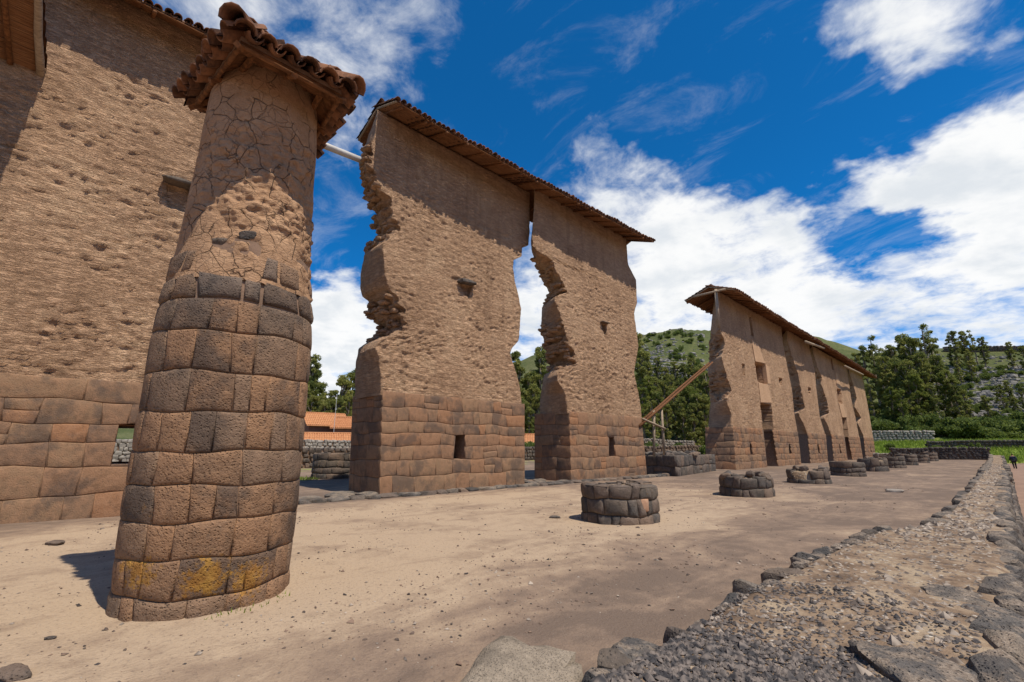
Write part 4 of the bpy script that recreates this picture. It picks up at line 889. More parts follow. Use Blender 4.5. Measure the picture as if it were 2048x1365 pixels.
for k, (y, r, h) in enumerate([(51.2, .85, .95), (60.0, .85, 1.0), (71.0, .85, .9), (82.0, .85, 1.05)]):
    lab = ['sixth round column stump in the row', 'seventh round column stump, taller and even topped', 'eighth round column stump, partly hidden by the one before', 'last round column stump before the dark end wall'][k]
    stump(-6.4, y, r, h, 3, .6, lab, 210 + k, missing=.1, lumps=3 if k % 2 else 0)
stump(-26.0, 11.3, 1.15, 1.32, 4, .5, 'dark stone column stump seen in the gap beyond the tall column', 230, group='round column stumps')
# first stump's pale replacement stone
def pale_stone():
    m = MB(); a0 = -.30; r = .885
    P = [(math.cos(a0 + u) * r, math.sin(a0 + u) * r, v) for v in (.28, .55) for u in (-.12, .0, .12)]
    t = [o for o in bpy.data.objects if o.get('label', '').startswith('nearest round')][0]
    mt = mat_mix('pale_orange_stone', (0.36, 0.2, 0.125), (0.42, 0.25, 0.16), 9, .4)
    srf = surface(lambda u, v, d: (math.cos(u) * (r + d - .02 * v), math.sin(u) * (r + d - .02 * v), v), r)
    o = pillow([(a0 - .12, .27), (a0, .27), (a0 + .12, .27), (a0 + .13, .41), (a0 + .12, .55), (a0, .55), (a0 - .11, .55), (a0 - .12, .41)], srf, .02, .03, mt, t, 5, 'patch_stone'); o['label'] = 'pale orange replacement stone'
pale_stone()

# ================================================================== stub of the broken wall base and its timber prop
def build_stub():
    t = thing('ruined_wall_base', 'low broken stretch of wall base with jumbled top stones, between pier and far wall', 'wall')
    A, B, Cc = np.array([-13.3, 26.4]), np.array([-14.3, 34.2]), np.array([-17.2, 27.6]); h = 1.18; D = B + (Cc - A)
    m = MB(); c4 = [A, B, D, Cc]; c = sum(c4) / 4; c5 = [p + (c - p) * .02 for p in c4]
    m.add([(p[0], p[1], -.3) for p in c5] + [(p[0], p[1], h - .1) for p in c5], [(0, 1, 5, 4), (1, 2, 6, 5), (2, 3, 7, 6), (3, 0, 4, 7), (4, 5, 6, 7)])
    core = m.build('core', M['fill'], t); k = 0
    for (p, q, sd) in ((A, B, 301), (Cc, A, 302)):
        d = (q - p) / np.linalg.norm(q - p); n = np.array([d[1], -d[0]]); n = n if np.dot(n, c - p) < 0 else -n
        srf = surface(lambda u, v, dd, p=p, d=d, n=n: (p[0] + d[0] * u + n[0] * dd, p[1] + d[1] * u + n[1] * dd, v))
        for poly in courses(0, float(np.linalg.norm(q - p)), [-.1, .52, h], .75, sd, wob=.03): pillow(poly, srf, .035, .06, M['stone_dark'], core, 30000 + k, depth=.12); k += 1
    rs = random.Random(33)
    for k in range(46):
        a, b = rs.random(), rs.random(); p = A + (B - A) * a + (Cc - A) * b
        link('loose_stone', rs.choice(ROCKS['stone_dark'] + ROCKS['stone_grey']), core, (p[0], p[1], h + rs.uniform(-.1, .06)), (rs.uniform(-.3, .3), rs.uniform(-.3, .3), rs.uniform(0, 3)), (rs.uniform(.2, .42), rs.uniform(.2, .4), rs.uniform(.12, .24)))
    t = thing('timber_prop', 'slanting timber prop on two upright posts between the pier and the far wall', 'timber prop')
    X = -15.0; a = on_wall(1290, 838, X, 0); b = on_wall(1412, 728, X, 0)
    for k, off in enumerate((0, .28)):
        m = MB(); m.pole((a[0] + off, a[1] - 1.2, a[2] - .5 + .0 * off), (b[0] + off, b[1] + .6, b[2] + .15), .085, .07, 7, .03, 4, random.Random(k)); m.build('raking_beam', M['wood'], t, True)
    for (p, q) in (((1308, 822), (1308, 912)), ((1323, 820), (1329, 914))):
        a = on_wall(*p, X + .15, 0); b = on_wall(*q, X + .15, 0); m = MB(); m.pole(a, b, .08, .09, 7); m.build('post', M['wood_grey'], t, True)
    m = MB(); a = on_wall(1285, 838, X + .3, 0); b = on_wall(1330, 858, X + .3, 0); m.pole(a, b, .07, .07, 6); m.build('brace', M['wood_grey'], t, True)
    t = thing('spanning_pole', 'grey pole spanning the sky between the column and the broken pier', 'pole')
    a = on_wall(725, 320, -16.2, 0); m = MB(); m.pole((-16.2, 4.2, 12.95), (-16.2, a[1] + .5, a[2] - .02), .135, .125, 12); m.build('pole_shaft', M['steel'], t, True)
build_stub()

# ================================================================== low stone wall on the right
LWY = np.array([-4, 0, 3, 5.1, 6.9, 8.75, 10.2, 11.3, 14.2, 21.8, 33.7, 60, 93]); LWL = np.array([-1.95, -1.95, -1.96, -2.0, -1.94, -1.78, -1.7, -1.18, -1.0, -.92, -.85, -.8, -.8])
RWY = np.array([-4, 13, 29, 61, 93]); RWL = np.array([-.08, -.04, .1, .2, .25])
def lw_top(x, y): return .26 + .05 * fbm(np.stack([x, y, 0 * x], 1), (.9, .9, 1), 4, 2.0) + .05 * sstep(84, 90, y) * 8
def build_low_wall():
    t = thing('low_stone_wall', 'long low wall of dark stones filled with earth and gravel, running away at right', 'wall')
    ys = np.concatenate([np.arange(-2, 14, .10), np.arange(14, 93, .4)]); nx = 22
    U = np.linspace(0, 1, nx); Yg, Ug = np.meshgrid(ys, U, indexing='ij'); y = Yg.ravel(); u = Ug.ravel()
    xl = np.interp(y, LWY, LWL); xr = np.interp(y, RWY, RWL); x = xl + (xr - xl) * u
    z = lw_top(x, y); edge = np.minimum(u, 1 - u); z = z - .09 * sstep(.10, 0, edge)
    z = np.where(u == 0, -.25, z); z = np.where(u == 1, -.95, z)
    V = np.stack([x, y, z], 1); i = np.arange(len(ys) - 1)[:, None]; j = np.arange(nx - 1)[None, :]
    core = mk('earth_fill', V, np.stack([i * nx + j, i * nx + j + 1, (i + 1) * nx + j + 1, (i + 1) * nx + j], -1).reshape(-1, 4), M['fill'], t)
    rs = random.Random(77)
    # left edge stones
    yv = 1.7
    while yv < 42:
        s = rs.uniform(.16, .32) if yv < 12 else rs.uniform(.3, .5); x0 = np.interp(yv, LWY, LWL)
        link('stone', rs.choice(ROCKS['stone_grey'] + ROCKS['stone_dark'][:2]), core, (x0 + rs.uniform(-.04, .08), yv + s * .5, .09 + rs.uniform(-.05, .05) - .02 * (yv > 12)), (rs.uniform(-.25, .25), rs.uniform(-.2, .2), rs.uniform(-.5, .5)), (rs.uniform(.10, .28), s * rs.uniform(.5, .75), rs.uniform(.10, .20))); yv += s * rs.choice([.9, 1.0, 1.2, 1.9])
    # right edge slabs, top course and the face below
    yv = .6
    while yv < 42:
        s = rs.uniform(.3, .6); x0 = np.interp(yv, RWY, RWL); wx = rs.uniform(.12, .24) if rs.random() < .8 else rs.uniform(.25, .36)
        link('slab', rs.choice(ROCKS['stone_grey']), core, (x0 - wx * .7, yv + s * .5, .13 + rs.uniform(-.05, .05)), (rs.uniform(-.1, .1), rs.uniform(-.12, .08), rs.uniform(-.3, .3)), (wx, s * .6, rs.uniform(.13, .2)))
        for zz in (-.08, -.36, -.62):
            if yv < 30: link('stone', rs.choice(ROCKS['stone_grey'] + ROCKS['stone_dark']), core, (x0 + rs.uniform(-.06, .02), yv + s * .5 + rs.uniform(-.1, .1), zz), (rs.uniform(-.15, .15), rs.uniform(-.15, .15), rs.uniform(-.2, .2)), (.16, s * .58, .15))
        yv += s * rs.uniform(.85, 1.15)
    # more stones: far edges as one mass
    far = MB()
    for k in range(420):
        yv = rs.uniform(40, 92); side = k % 2; x0 = np.interp(yv, RWY, RWL) if side else np.interp(yv, LWY, LWL); me = rs.choice(ROCKS['stone_grey']); co = np.array([v.co[:] for v in me.vertices]) * np.array([rs.uniform(.15, .3), rs.uniform(.25, .5), rs.uniform(.12, .22)])
        zz = lw_top(np.array([x0]), np.array([yv]))[0] - .08 - (rs.uniform(0, .9) if side else 0)
        far.add(co + np.array([x0, yv, zz]), [tuple(p.vertices) for p in me.polygons])
    far.build('far_stones', M['stone_grey'], core, True, 'stuff')
    # big boulders at the near corner
    for (p, sc, rot, nm) in (((-2.34, 2.22, .0), (.42, .80, .29), .42, 'big'), ((-2.02, 3.05, .12), (.12, .17, .15), .8, ''), ((-2.75, 1.62, -.04), (.22, .36, .16), .2, ''), ((-2.25, 1.45, .05), (.3, .3, .2), 1.2, ''), ((-.55, 4.05, .17), (.38, .44, .15), .5, ''), ((-.36, 3.15, .12), (.30, .5, .14), .1, ''), ((-.5, 2.2, .14), (.36, .45, .13), .3, ''), ((-.45, 6.3, .17), (.36, .3, .12), .2, ''), ((-.42, 5.2, .17), (.36, .32, .11), .1, '')):
        o = link('boulder', rock_mesh('boulder', int(abs(p[1] * 37)) % 97, M['boulder' if p[0] < -2.2 else 'stone_grey'], 9, rough=.14), core, p, (.05, .05, rot), sc)
        if nm: o['label'] = 'big rounded boulder at the bottom edge'
    def scatter(name, n, fy, size, mat, lift=.4, seedv=1):
        r2 = np.random.RandomState(seedv); octa = np.array([(1, 0, 0), (0, 1, 0), (-1, 0, 0), (0, -1, 0), (0, 0, 1), (0, 0, -1)], float); of = np.array([(0, 1, 4), (1, 2, 4), (2, 3, 4), (3, 0, 4), (1, 0, 5), (2, 1, 5), (3, 2, 5), (0, 3, 5)])
        y = fy(r2, n); xl = np.interp(y, LWY, LWL) + .1; xr = np.interp(y, RWY, RWL) - .25; x = xl + (xr - xl) * r2.rand(n); z = lw_top(x, y)
        s = size * np.exp(r2.randn(n) * .35); V = octa[None] * (.8 + .45 * r2.rand(n, 6, 1)) + r2.randn(n, 6, 3) * .17
        V = V * s[:, None, None] * np.array([1.15, 1, .7]); a = r2.rand(n) * 6.28; ca, sa = np.cos(a)[:, None], np.sin(a)[:, None]
        V = np.stack([V[:, :, 0] * ca - V[:, :, 1] * sa, V[:, :, 0] * sa + V[:, :, 1] * ca, V[:, :, 2]], 2) + np.stack([x, y, z + s * lift], 1)[:, None, :]
        return mk(name, V.reshape(-1, 3), (of[None] + 6 * np.arange(n)[:, None, None]).reshape(-1, 3), M[mat], core, False, 'stuff')
    scatter('gravel', 13000, lambda r, n: 1.2 + 2.5 * r.rand(n) ** .8 + .2 * r.randn(n), .0135, 'gravel', .35, 4)
    scatter('gravel', 1500, lambda r, n: 3.6 + 2.0 * r.rand(n), .0115, 'gravel', .3, 5)
    scatter('pebbles', 1000, lambda r, n: 3.8 + 9 * r.rand(n) ** 1.3, .022, 'pebble', .0, 6)
    scatter('pebbles', 700, lambda r, n: 10 + 50 * r.rand(n) ** 1.5, .04, 'pebble', .0, 7)
build_low_wall()

# ================================================================== pebbles and crumbs on the hall floor
def build_pebbles():
    r2 = np.random.RandomState(12); n = 7500
    octa = np.array([(1, 0, 0), (0, 1, 0), (-1, 0, 0), (0, -1, 0), (0, 0, 1), (0, 0, -1)], float); of = np.array([(0, 1, 4), (1, 2, 4), (2, 3, 4), (3, 0, 4), (1, 0, 5), (2, 1, 5), (3, 2, 5), (0, 3, 5)])
    for nm, mat, cnt, sz in (('floor_pebbles', 'pebble_dark', 11000, .0072), ('pale_pebbles', 'pebble', 4500, .0068)):
        phi = np.radians(-6 + 96 * r2.rand(cnt)); rho = 2.3 + 24 * r2.rand(cnt) ** 1.7; x = -np.cos(phi) * rho; y = np.sin(phi) * rho
        ok = (x > -14.3) & (x < -2.15) & (np.hypot(x + 6.5, y - 1.43) > .8); cl = fbm(np.stack([x, y, 0 * x], 1), (.8, .8, 1), 3, 4.0); ok &= r2.rand(cnt) < .35 + 1.4 * cl
        x, y = x[ok], y[ok]; k = len(x); s = sz * np.exp(r2.randn(k) * .5) * (1 + rho[ok] * .035); z = terrain(x, y)[0]
        V = octa[None] * (.65 + .7 * r2.rand(k, 6, 1)) + r2.randn(k, 6, 3) * .2; V = V * s[:, None, None] * np.array([1.2, 1, .6]) + np.stack([x, y, z + s * .25], 1)[:, None, :]
        o = mk(nm, V.reshape(-1, 3), (of[None] + 6 * np.arange(k)[:, None, None]).reshape(-1, 3), M[mat], None, False, 'stuff')
        tag(o, 'small dark pebbles and crumbs strewn over the sandy floor' if mat == 'pebble_dark' else 'small pale pebbles strewn over the sandy floor', 'pebbles')
    rs = random.Random(4)
    for k, (px_, py_, s, lab) in enumerate([(110, 1090, .17, 'flat dark stone lying on the floor left of the column'), (25, 1355, .16, 'dark flat stone at the lower left corner'), (100, 1275, .05, 'small dark stone on the sand below the column'), (1110, 1035, .14, 'flat grey stone on the sand left of the nearest stump'), (1790, 985, .32, 'flat pale slab lying on the floor beside the third stump')]):
        p = on_ground(px_, py_); tag(link('loose_stone', rock_mesh('loose_stone', 60 + k, M['stone_dark' if k != 4 else 'stone_pale'], 5), None, (p[0], p[1], gz(p[0], p[1]) + s * .12), (0, 0, rs.random() * 3), (s, s * .6, s * .28)), lab, 'stone')
build_pebbles()

# ================================================================== vegetation
def leaf_cloud(centres, n_each, size, seed, spread=1.0, vert=0.0):
    r2 = np.random.RandomState(seed); V = []
    for (c, rad) in centres:
        k = n_each; d = r2.randn(k, 3); d /= np.linalg.norm(d, axis=1, keepdims=True); rr = rad * (r2.rand(k, 1) ** .45) * spread
        p = np.array(c) + d * rr * np.array([1, 1, .85])
        a = r2.randn(k, 3); a[:, 2] += vert; a /= np.linalg.norm(a, axis=1, keepdims=True); b = np.cross(a, r2.randn(k, 3)); b /= np.linalg.norm(b, axis=1, keepdims=True)
        s = size * (.6 + .8 * r2.rand(k, 1)); V.append(np.stack([p - a * s, p + b * s * .42, p + a * s, p - b * s * .42], 1))
    V = np.concatenate(V).reshape(-1, 3); return V, np.arange(len(V)).reshape(-1, 4)
def tree_protos():
    out = []
    for v in range(8):
        rs = random.Random(900 + v); cents = []; light = v >= 6
        mb = MB(); H = 1.0
        lean = rs.uniform(-.03, .03)
        mb.pole((0, 0, -.05), (lean, 0, .95), .020, .005, 7, .012, 6, rs)
        open_crown = v in (2, 5)
        n = 74 if not open_crown else 24
        for k in range(n):
            z = rs.uniform(.16 if not open_crown else .42, .98) ; env = (.12 if not open_crown else .10) * math.sin(math.pi * min(1, (z - .02) * .92) ** .8) + .028
            if light: env *= 1.1
            a = rs.uniform(0, 6.28); q = env * rs.uniform(.25, 1.05); c = (math.cos(a) * q + lean * z, math.sin(a) * q, z); cents.append((c, rs.uniform(.022, .05) * (1.05 if not open_crown else 1)))
            if k % 2 == 0: mb.pole((lean * z * .8, 0, z * .8), c, .006, .002, 4)
        V, Fc = leaf_cloud(cents, 135 if not open_crown else 130, .0125, 300 + v, 1.0, .5)
        crown = mesh_data('crown', V, Fc, M['leaf_light' if light else 'leaf'], False); trunk = mesh_data('trunk', mb.v, mb.f, M['bark'], True); out.append((trunk, crown))
    return out
TREES = tree_protos()
def tree(x, y, h, v, rot, label, group, wide=1.0):
    t = thing('eucalyptus_tree', label, 'tree', group, loc=(x, y, gz(x, y) - .2)); t.scale = (h * wide, h * wide, h); t.rotation_euler = (0, 0, rot)
    link('trunk', TREES[v][0], t); link('crown', TREES[v][1], t)
OWN = {(1838, 650): 'tallest eucalyptus of the grove, its airy top against the clouds', (1850, 660): 'airy eucalyptus top just right of the tallest one', (1735, 672): 'slender open eucalyptus above the far end of the adobe wall',
       (1752, 690): 'small open eucalyptus right of the slender one above the far wall', (1722, 690): 'thin eucalyptus just over the end of the far wall roof', (1708, 705): 'eucalyptus top peeping out behind the far wall roof', (1800, 668): 'broad rounded eucalyptus crown left of the tallest one', (1815, 675): 'eucalyptus crown between the broad one and the tallest one',
       (1900, 662): 'leftmost eucalyptus standing on the ridge at right', (1922, 662): 'big eucalyptus on the ridge beside the skyline wall', (1940, 660): 'airy eucalyptus behind the big one on the ridge', (1958, 675): 'eucalyptus on the ridge right of the airy one',
       (622, 708): 'tallest eucalyptus touching the column edge behind the village roofs', (655, 765): 'small round-topped eucalyptus in the sky gap behind the roofs', (688, 752): 'eucalyptus beside the broken pier behind the roofs', (1080, 692): 'eucalyptus top beside the right pier in the gap',
       (1296, 752): 'yellow-green young eucalyptus beside the right pier', (1375, 772): 'yellow-green young eucalyptus under the slanting prop', (1274, 668): 'tall eucalyptus touching the right edge of the pier'}
def tree_px(px_, ytop, dist, v, label, group, wide=1.0, rot=None, hmin=4):
    label = OWN.get((px_, ytop), label)
    d = ray(px_, ytop); hd = math.hypot(d[0], d[1]); x, y = d[0] / hd * dist, d[1] / hd * dist; top = EYE + d[2] / hd * dist; h = max(hmin, top - gz(x, y) + .2)
    tree(x, y, h, v, (px_ * 1.7 + v) % 6.28 if rot is None else rot, label, group, wide)
rsT = random.Random(17)
G1, L1 = 'eucalyptus trees behind the village roofs', 'tall dark eucalyptus rising behind the tiled village roofs'
for (px_, yt, d, v) in [(596, 690, 108, 0), (622, 708, 100, 0), (634, 735, 104, 3), (655, 765, 110, 2), (646, 790, 98, 1), (672, 778, 100, 1), (688, 752, 96, 4), (706, 740, 98, 3), (664, 800, 92, 4), (722, 735, 102, 0), (560, 720, 110, 1), (610, 770, 96, 4), (640, 800, 94, 3), (700, 790, 92, 1), (680, 795, 94, 4), (626, 790, 94, 1), (652, 805, 92, 3)]: tree_px(px_, yt, d, v, L1, G1)
G2, L2 = 'eucalyptus trees on the slope in the pier gap', 'eucalyptus on the slope seen through the gap between the two piers'
for (px_, yt, d, v) in [(1022, 700, 92, 1), (1040, 730, 95, 3), (1058, 745, 94, 0), (1080, 692, 96, 0), (1066, 770, 90, 4), (1034, 775, 90, 1), (1046, 800, 88, 4), (1075, 790, 90, 3), (1058, 815, 86, 4)]: tree_px(px_, yt, d, v, L2, G2)
G3, L3 = 'eucalyptus trees below the rocky hill', 'eucalyptus at the foot of the rocky hill between pier and far wall'
for (px_, yt, d, v) in [(1274, 668, 118, 0), (1286, 700, 112, 1), (1296, 725, 116, 3), (1312, 715, 122, 0), (1330, 735, 118, 4), (1348, 722, 122, 1), (1366, 728, 122, 3), (1384, 716, 124, 0), (1400, 730, 116, 4), (1410, 742, 112, 1), (1296, 752, 102, 6), (1345, 778, 100, 4), (1315, 782, 98, 1), (1375, 772, 100, 7), (1392, 785, 98, 1), (1362, 795, 96, 4), (1330, 805, 96, 3), (1284, 775, 98, 7), (1404, 790, 98, 3), (1309, 755, 108, 4), (1326, 760, 110, 1), (1356, 758, 108, 0), (1388, 755, 108, 4), (1338, 750, 112, 0), (1302, 800, 94, 1), (1384, 808, 94, 4)]: tree_px(px_, yt, d, v, L3, G3)
G4, L4 = 'eucalyptus grove right of the far wall', 'dense eucalyptus in the grove right of the far adobe wall'
for (px_, yt, d, v) in [(1722, 690, 175, 5), (1735, 672, 178, 2), (1752, 690, 176, 2), (1708, 705, 178, 5), (1770, 702, 172, 3), (1782, 690, 170, 3), (1800, 668, 165, 0), (1815, 675, 164, 1), (1838, 650, 180, 2), (1850, 660, 182, 2), (1750, 740, 158, 1), (1768, 712, 156, 0), (1788, 718, 152, 4), (1806, 722, 150, 0), (1826, 748, 148, 7), (1846, 772, 150, 1), (1738, 768, 150, 3), (1778, 775, 146, 6), (1872, 712, 165, 0), (1886, 742, 158, 6), (1902, 752, 156, 4), (1832, 708, 162, 0), (1816, 795, 146, 1), (1795, 780, 144, 7), (1720, 745, 160, 1), (1860, 770, 150, 0)]: tree_px(px_, yt, d, v, L4, G4)
G5, L5 = 'eucalyptus trees scattered up the right hillside', 'eucalyptus standing on the open hillside at the far right'
for (px_, yt, d, v) in [(1900, 662, 225, 1), (1922, 662, 228, 0), (1940, 660, 232, 2), (1958, 675, 226, 0), (1932, 705, 205, 0), (2014, 684, 222, 0), (2042, 692, 218, 3), (1996, 770, 172, 6), (2012, 762, 176, 0), (2040, 774, 172, 3), (2026, 795, 165, 4), (1926, 782, 165, 3), (1912, 720, 200, 1), (1968, 790, 165, 1)]: tree_px(px_, yt, d, v, L5, G5)
def bush_protos():
    out = []
    for v in range(4):
        rs = random.Random(70 + v); c = [((math.cos(a) * q, math.sin(a) * q, rs.uniform(.25, .75)), rs.uniform(.22, .36)) for a, q in [(rs.uniform(0, 6.28), rs.uniform(0, .62)) for _ in range(13)]]
        V, Fc = leaf_cloud(c, 120, .075, 40 + v); out.append(mesh_data('foliage', V, Fc, M['leaf_bush'], False))
    return out
BUSH = bush_protos()
def bush(x, y, s, hgt, v, label, group):
    t = thing('shrub', label, 'shrub', group, loc=(x, y, gz(x, y) - .1)); t.scale = (s, s, hgt); t.rotation_euler = (0, 0, rsT.uniform(0, 6))
    link('foliage', BUSH[v % 4], t)
GB, LB = 'green shrubs along the foot of the hill', 'rounded green shrub in the thicket along the foot of the hill'
for k in range(46):
    px_ = 1735 + 330 * (k + rsT.random()) / 46; d = rsT.uniform(136, 150); q = ray(px_, 870); hd = math.hypot(q[0], q[1]); bush(q[0] / hd * d, q[1] / hd * d, rsT.uniform(2.2, 4.2), rsT.uniform(3.0, 5.5), k, LB, GB)
GH, LH = 'shrubs dotted over the hillside', 'small shrub dotted on the stony hillside'
for k in range(170):
    px_ = rsT.choice([rsT.uniform(1860, 2060), rsT.uniform(1270, 1420)]); q = ray(px_, 800); hd = math.hypot(q[0], q[1]); d = rsT.uniform(150, 235) if px_ > 1500 else rsT.uniform(120, 190); bush(q[0] / hd * d, q[1] / hd * d, rsT.uniform(1.0, 2.4), rsT.uniform(1.0, 2.6), k, LH, GH)
GV, LV = 'shrubs behind the timber prop', 'green shrub behind the timber prop below the hill'
for k in range(14):
    px_ = rsT.uniform(1275, 1425); q = ray(px_, 880); hd = math.hypot(q[0], q[1]); d = rsT.uniform(66, 86); bush(q[0] / hd * d, q[1] / hd * d, rsT.uniform(1.6, 2.6), rsT.uniform(1.6, 2.8), k, LV, GV)
for k in range(8):
    px_ = rsT.uniform(1020, 1085); q = ray(px_, 880); hd = math.hypot(q[0], q[1]); d = rsT.uniform(70, 84); bush(q[0] / hd * d, q[1] / hd * d, 2.0, 2.4, k, 'green shrub beyond the pier gap below the trees', 'shrubs beyond the pier gap')
GF, LF = 'small bushes in the green field', 'small bush standing in the bright green field'
for (px_, d) in [(1812, 106), (1835, 108), (1905, 104), (1925, 110), (1870, 112), (1780, 112), (1955, 112)]:
    q = ray(px_, 890); hd = math.hypot(q[0], q[1]); bush(q[0] / hd * d, q[1] / hd * d, rsT.uniform(.9, 1.6), rsT.uniform(1.2, 2.0), px_, LF, GF)

# grass tufts, as one mass each
def build_grass():
    r2 = np.random.RandomState(3)
    def tufts(x, y, h, name, label):
        n = len(x); z = terrain(x, y)[0]; a = r2.rand(n) * 6.28; l = r2.randn(n, 2) * .35; hh = h * (.5 + r2.rand(n)); w_ = hh * .16
        p = np.stack([x, y, z], 1); s = np.stack([np.cos(a) * w_, np.sin(a) * w_, 0 * a], 1); tip = p + np.stack([l[:, 0] * hh, l[:, 1] * hh, hh], 1)
        V = np.stack([p - s, p + s, tip], 1).reshape(-1, 3); tag(mk(name, V, np.arange(3 * n).reshape(-1, 3), M['grass'], None, False, 'stuff'), label, 'grass')
    n = 30000; y = 97 + 34 * r2.rand(n); x = -60 + 66 * r2.rand(n); ok = terrain(x, y)[1] > .5; tufts(x[ok], y[ok], .5, 'meadow_grass', 'bright green meadow grass beyond the end wall')
    n = 900; a = r2.rand(n) * 6.28; q = r2.rand(n) ** .5; x = -26.0 + np.cos(a) * q * 1.6; y = 8.9 + np.sin(a) * q * 1.5; tufts(x, y, .10, 'grass_patch', 'small patch of green grass on the ground in the gap beyond the column')
    n = 45; a = r2.rand(n) * 1.0 - .2; q = .9 + r2.rand(n) * .14; x = -6.5 + np.cos(a) * q; y = 1.43 + np.sin(a) * q; tufts(x, y, .035, 'weeds', 'tiny weeds at the foot of the round column')
build_grass()

# rocks on the hillside, one mass
def build_hill_rocks():
    r2 = np.random.RandomState(8); me = [rock_mesh('r', 80 + k, None, 2) for k in range(6)]; co = [np.array([v.co[:] for v in m.vertices]) for m in me]; fc = [np.array([p.vertices[:] for p in m.polygons]) for m in me]
    V = []; Fq = []; b = 0
    for k in range(5200):
        px_ = r2.uniform(1265, 1425) if k % 3 == 0 else r2.uniform(1860, 2070); q = ray(px_, 800); hd = math.hypot(q[0], q[1]); d = r2.uniform(108, 200) if k % 3 == 0 else r2.uniform(142, 245); x, y = q[0] / hd * d, q[1] / hd * d
        c = fbm(np.array([[x, y, 0]]), (.05, .05, 1), 3, 3.0)[0]
        if r2.rand() > .16 + 3.0 * max(0, c): continue
        s = np.exp(r2.randn() * .5) * .36; a = r2.rand() * 6.28; m = k % 6; C_ = co[m] * s * np.array([1.3, 1, .7]); C_ = np.stack([C_[:, 0] * math.cos(a) - C_[:, 1] * math.sin(a), C_[:, 0] * math.sin(a) + C_[:, 1] * math.cos(a), C_[:, 2]], 1)
        V.append(C_ + np.array([x, y, gz(x, y) + .1 * s])); Fq.append(fc[m] + b); b += len(C_)
    for m in me: bpy.data.meshes.remove(m)
    tag(mk('hill_rocks', np.concatenate(V), np.concatenate(Fq), M['rock'], None, False, 'stuff'), 'grey rocks and scree strewn over the green hillside', 'rocks')
build_hill_rocks()

# ================================================================== ruined walls, houses and other things in the distance
def rubble_wall(name, label, a, b, h, thick, mat, seed, size=.3, zbase=None, cover=True, ind=0, jag=.15):
    """dry-stone wall between two ground points: dark core and faces of fieldstones"""
    a = np.array(a, float); b = np.array(b, float); L = np.linalg.norm(b - a); d = (b - a) / L; n = np.array([-d[1], d[0]]); rs = np.random.RandomState(seed)
    t = thing(name, label, 'wall')
    seg = max(2, int(L / 1.5)); ts = np.linspace(0, 1, seg + 1); P = a + (b - a) * ts[:, None]; zb = terrain(P[:, 0], P[:, 1])[0] if zbase is None else np.full(seg + 1, zbase); hh = h * (1 + jag * fbm(np.stack([ts * L * .4, 0 * ts, 0 * ts], 1), (1, 1, 1), 3, seed))
    V = []
    for k in range(seg + 1):
        for s, z in ((1, -.3), (1, 1), (-1, 1), (-1, -.3)):
            V.append((P[k, 0] + n[0] * s * thick * .45, P[k, 1] + n[1] * s * thick * .45, zb[k] + (hh[k] * .97 if z == 1 else -.3)))
    Fc = [(4 * k + q, 4 * k + (q + 1) % 4, 4 * k + 4 + (q + 1) % 4, 4 * k + 4 + q) for k in range(seg) for q in range(4)] + [(0, 1, 2, 3), (4 * seg + 3, 4 * seg + 2, 4 * seg + 1, 4 * seg)]
    core = mk('core', V, Fc, M['mortar'], t, False)
    me = ROCKS[mat]; co = [np.array([v.co[:] for v in m.vertices]) for m in me]; fc = [np.array([p.vertices[:] for p in m.polygons]) for m in me]
    VV = []; FF = []; bb = 0; rows = max(2, int(h / (size * .8))); cnt = 0
    for side in (1, -1):
        for r_ in range(rows + 1):
            u = rs.uniform(0, size)
            while u < L:
                s = size * rs.uniform(.6, 1.3); k = u / L * seg; zz = np.interp(u / L, ts, zb) + np.interp(u / L, ts, hh) * (r_ + .45) / (rows + .5); p = a + d * u + n * side * (thick * .45 - .02)
                if ind and cnt < ind and side == ind_side(a, n):
                    o = link('stone', me[rs.randint(7)], core, (p[0], p[1], zz), (rs.uniform(-.2, .2), rs.uniform(-.2, .2), math.atan2(d[1], d[0]) + rs.uniform(-.15, .15)), (s * .62, size * .5, size * rs.uniform(.42, .6))); cnt += 1
                else:
                    m = rs.randint(7); C_ = co[m] * np.array([s * .62, size * .5, size * rs.uniform(.42, .6)]); C_ = np.stack([C_[:, 0] * d[0] - C_[:, 1] * d[1], C_[:, 0] * d[1] + C_[:, 1] * d[0], C_[:, 2]], 1)
                    VV.append(C_ + np.array([p[0], p[1], zz])); FF.append(fc[m] + bb); bb += len(C_)
                u += s * 1.12
    if VV: mk('stones', np.concatenate(VV), np.concatenate(FF), M[mat], core, True, 'stuff')
    return t
def ind_side(a, n): return 1 if np.dot(-a, n) > 0 else -1
rubble_wall('rubble_wall', 'dark brown rubble end wall closing the far end of the hall', (-11.5, 92), (-.9, 93.5), 1.5, .9, 'stone_dark', 401, .45)
rubble_wall('rubble_wall', 'low pale rubble wall behind the last column stumps', (-30, 98), (-11.6, 95.5), .75, .8, 'stone_pale', 402, .4)
rubble_wall('rubble_wall', 'long pale fieldstone terrace wall at the foot of the wooded hill', (-66, 118), (-9, 131), 2.1, 1.2, 'stone_pale', 403, .6)
rubble_wall('rubble_wall', 'dark low field wall at the far right beyond the meadow', (-9, 116), (20, 118), 1.1, .9, 'stone_dark', 404, .5)
rubble_wall('rubble_wall', 'dark fitted stone wall low down in the gap beyond the column', (-37.0, 5), (-38, 22), 1.25, .9, 'stone_dark', 405, .42, ind=90)
rubble_wall('rubble_wall', 'upper rubble wall with an earth top below the village roofs', (-47, -6), (-50, 30), 1.75, .9, 'stone_pale', 406, .42, ind=0)
rubble_wall('rubble_wall', 'low brown wall beyond the timber prop', (-38, 46), (-28, 66), 1.7, .9, 'stone_dark', 407, .5)
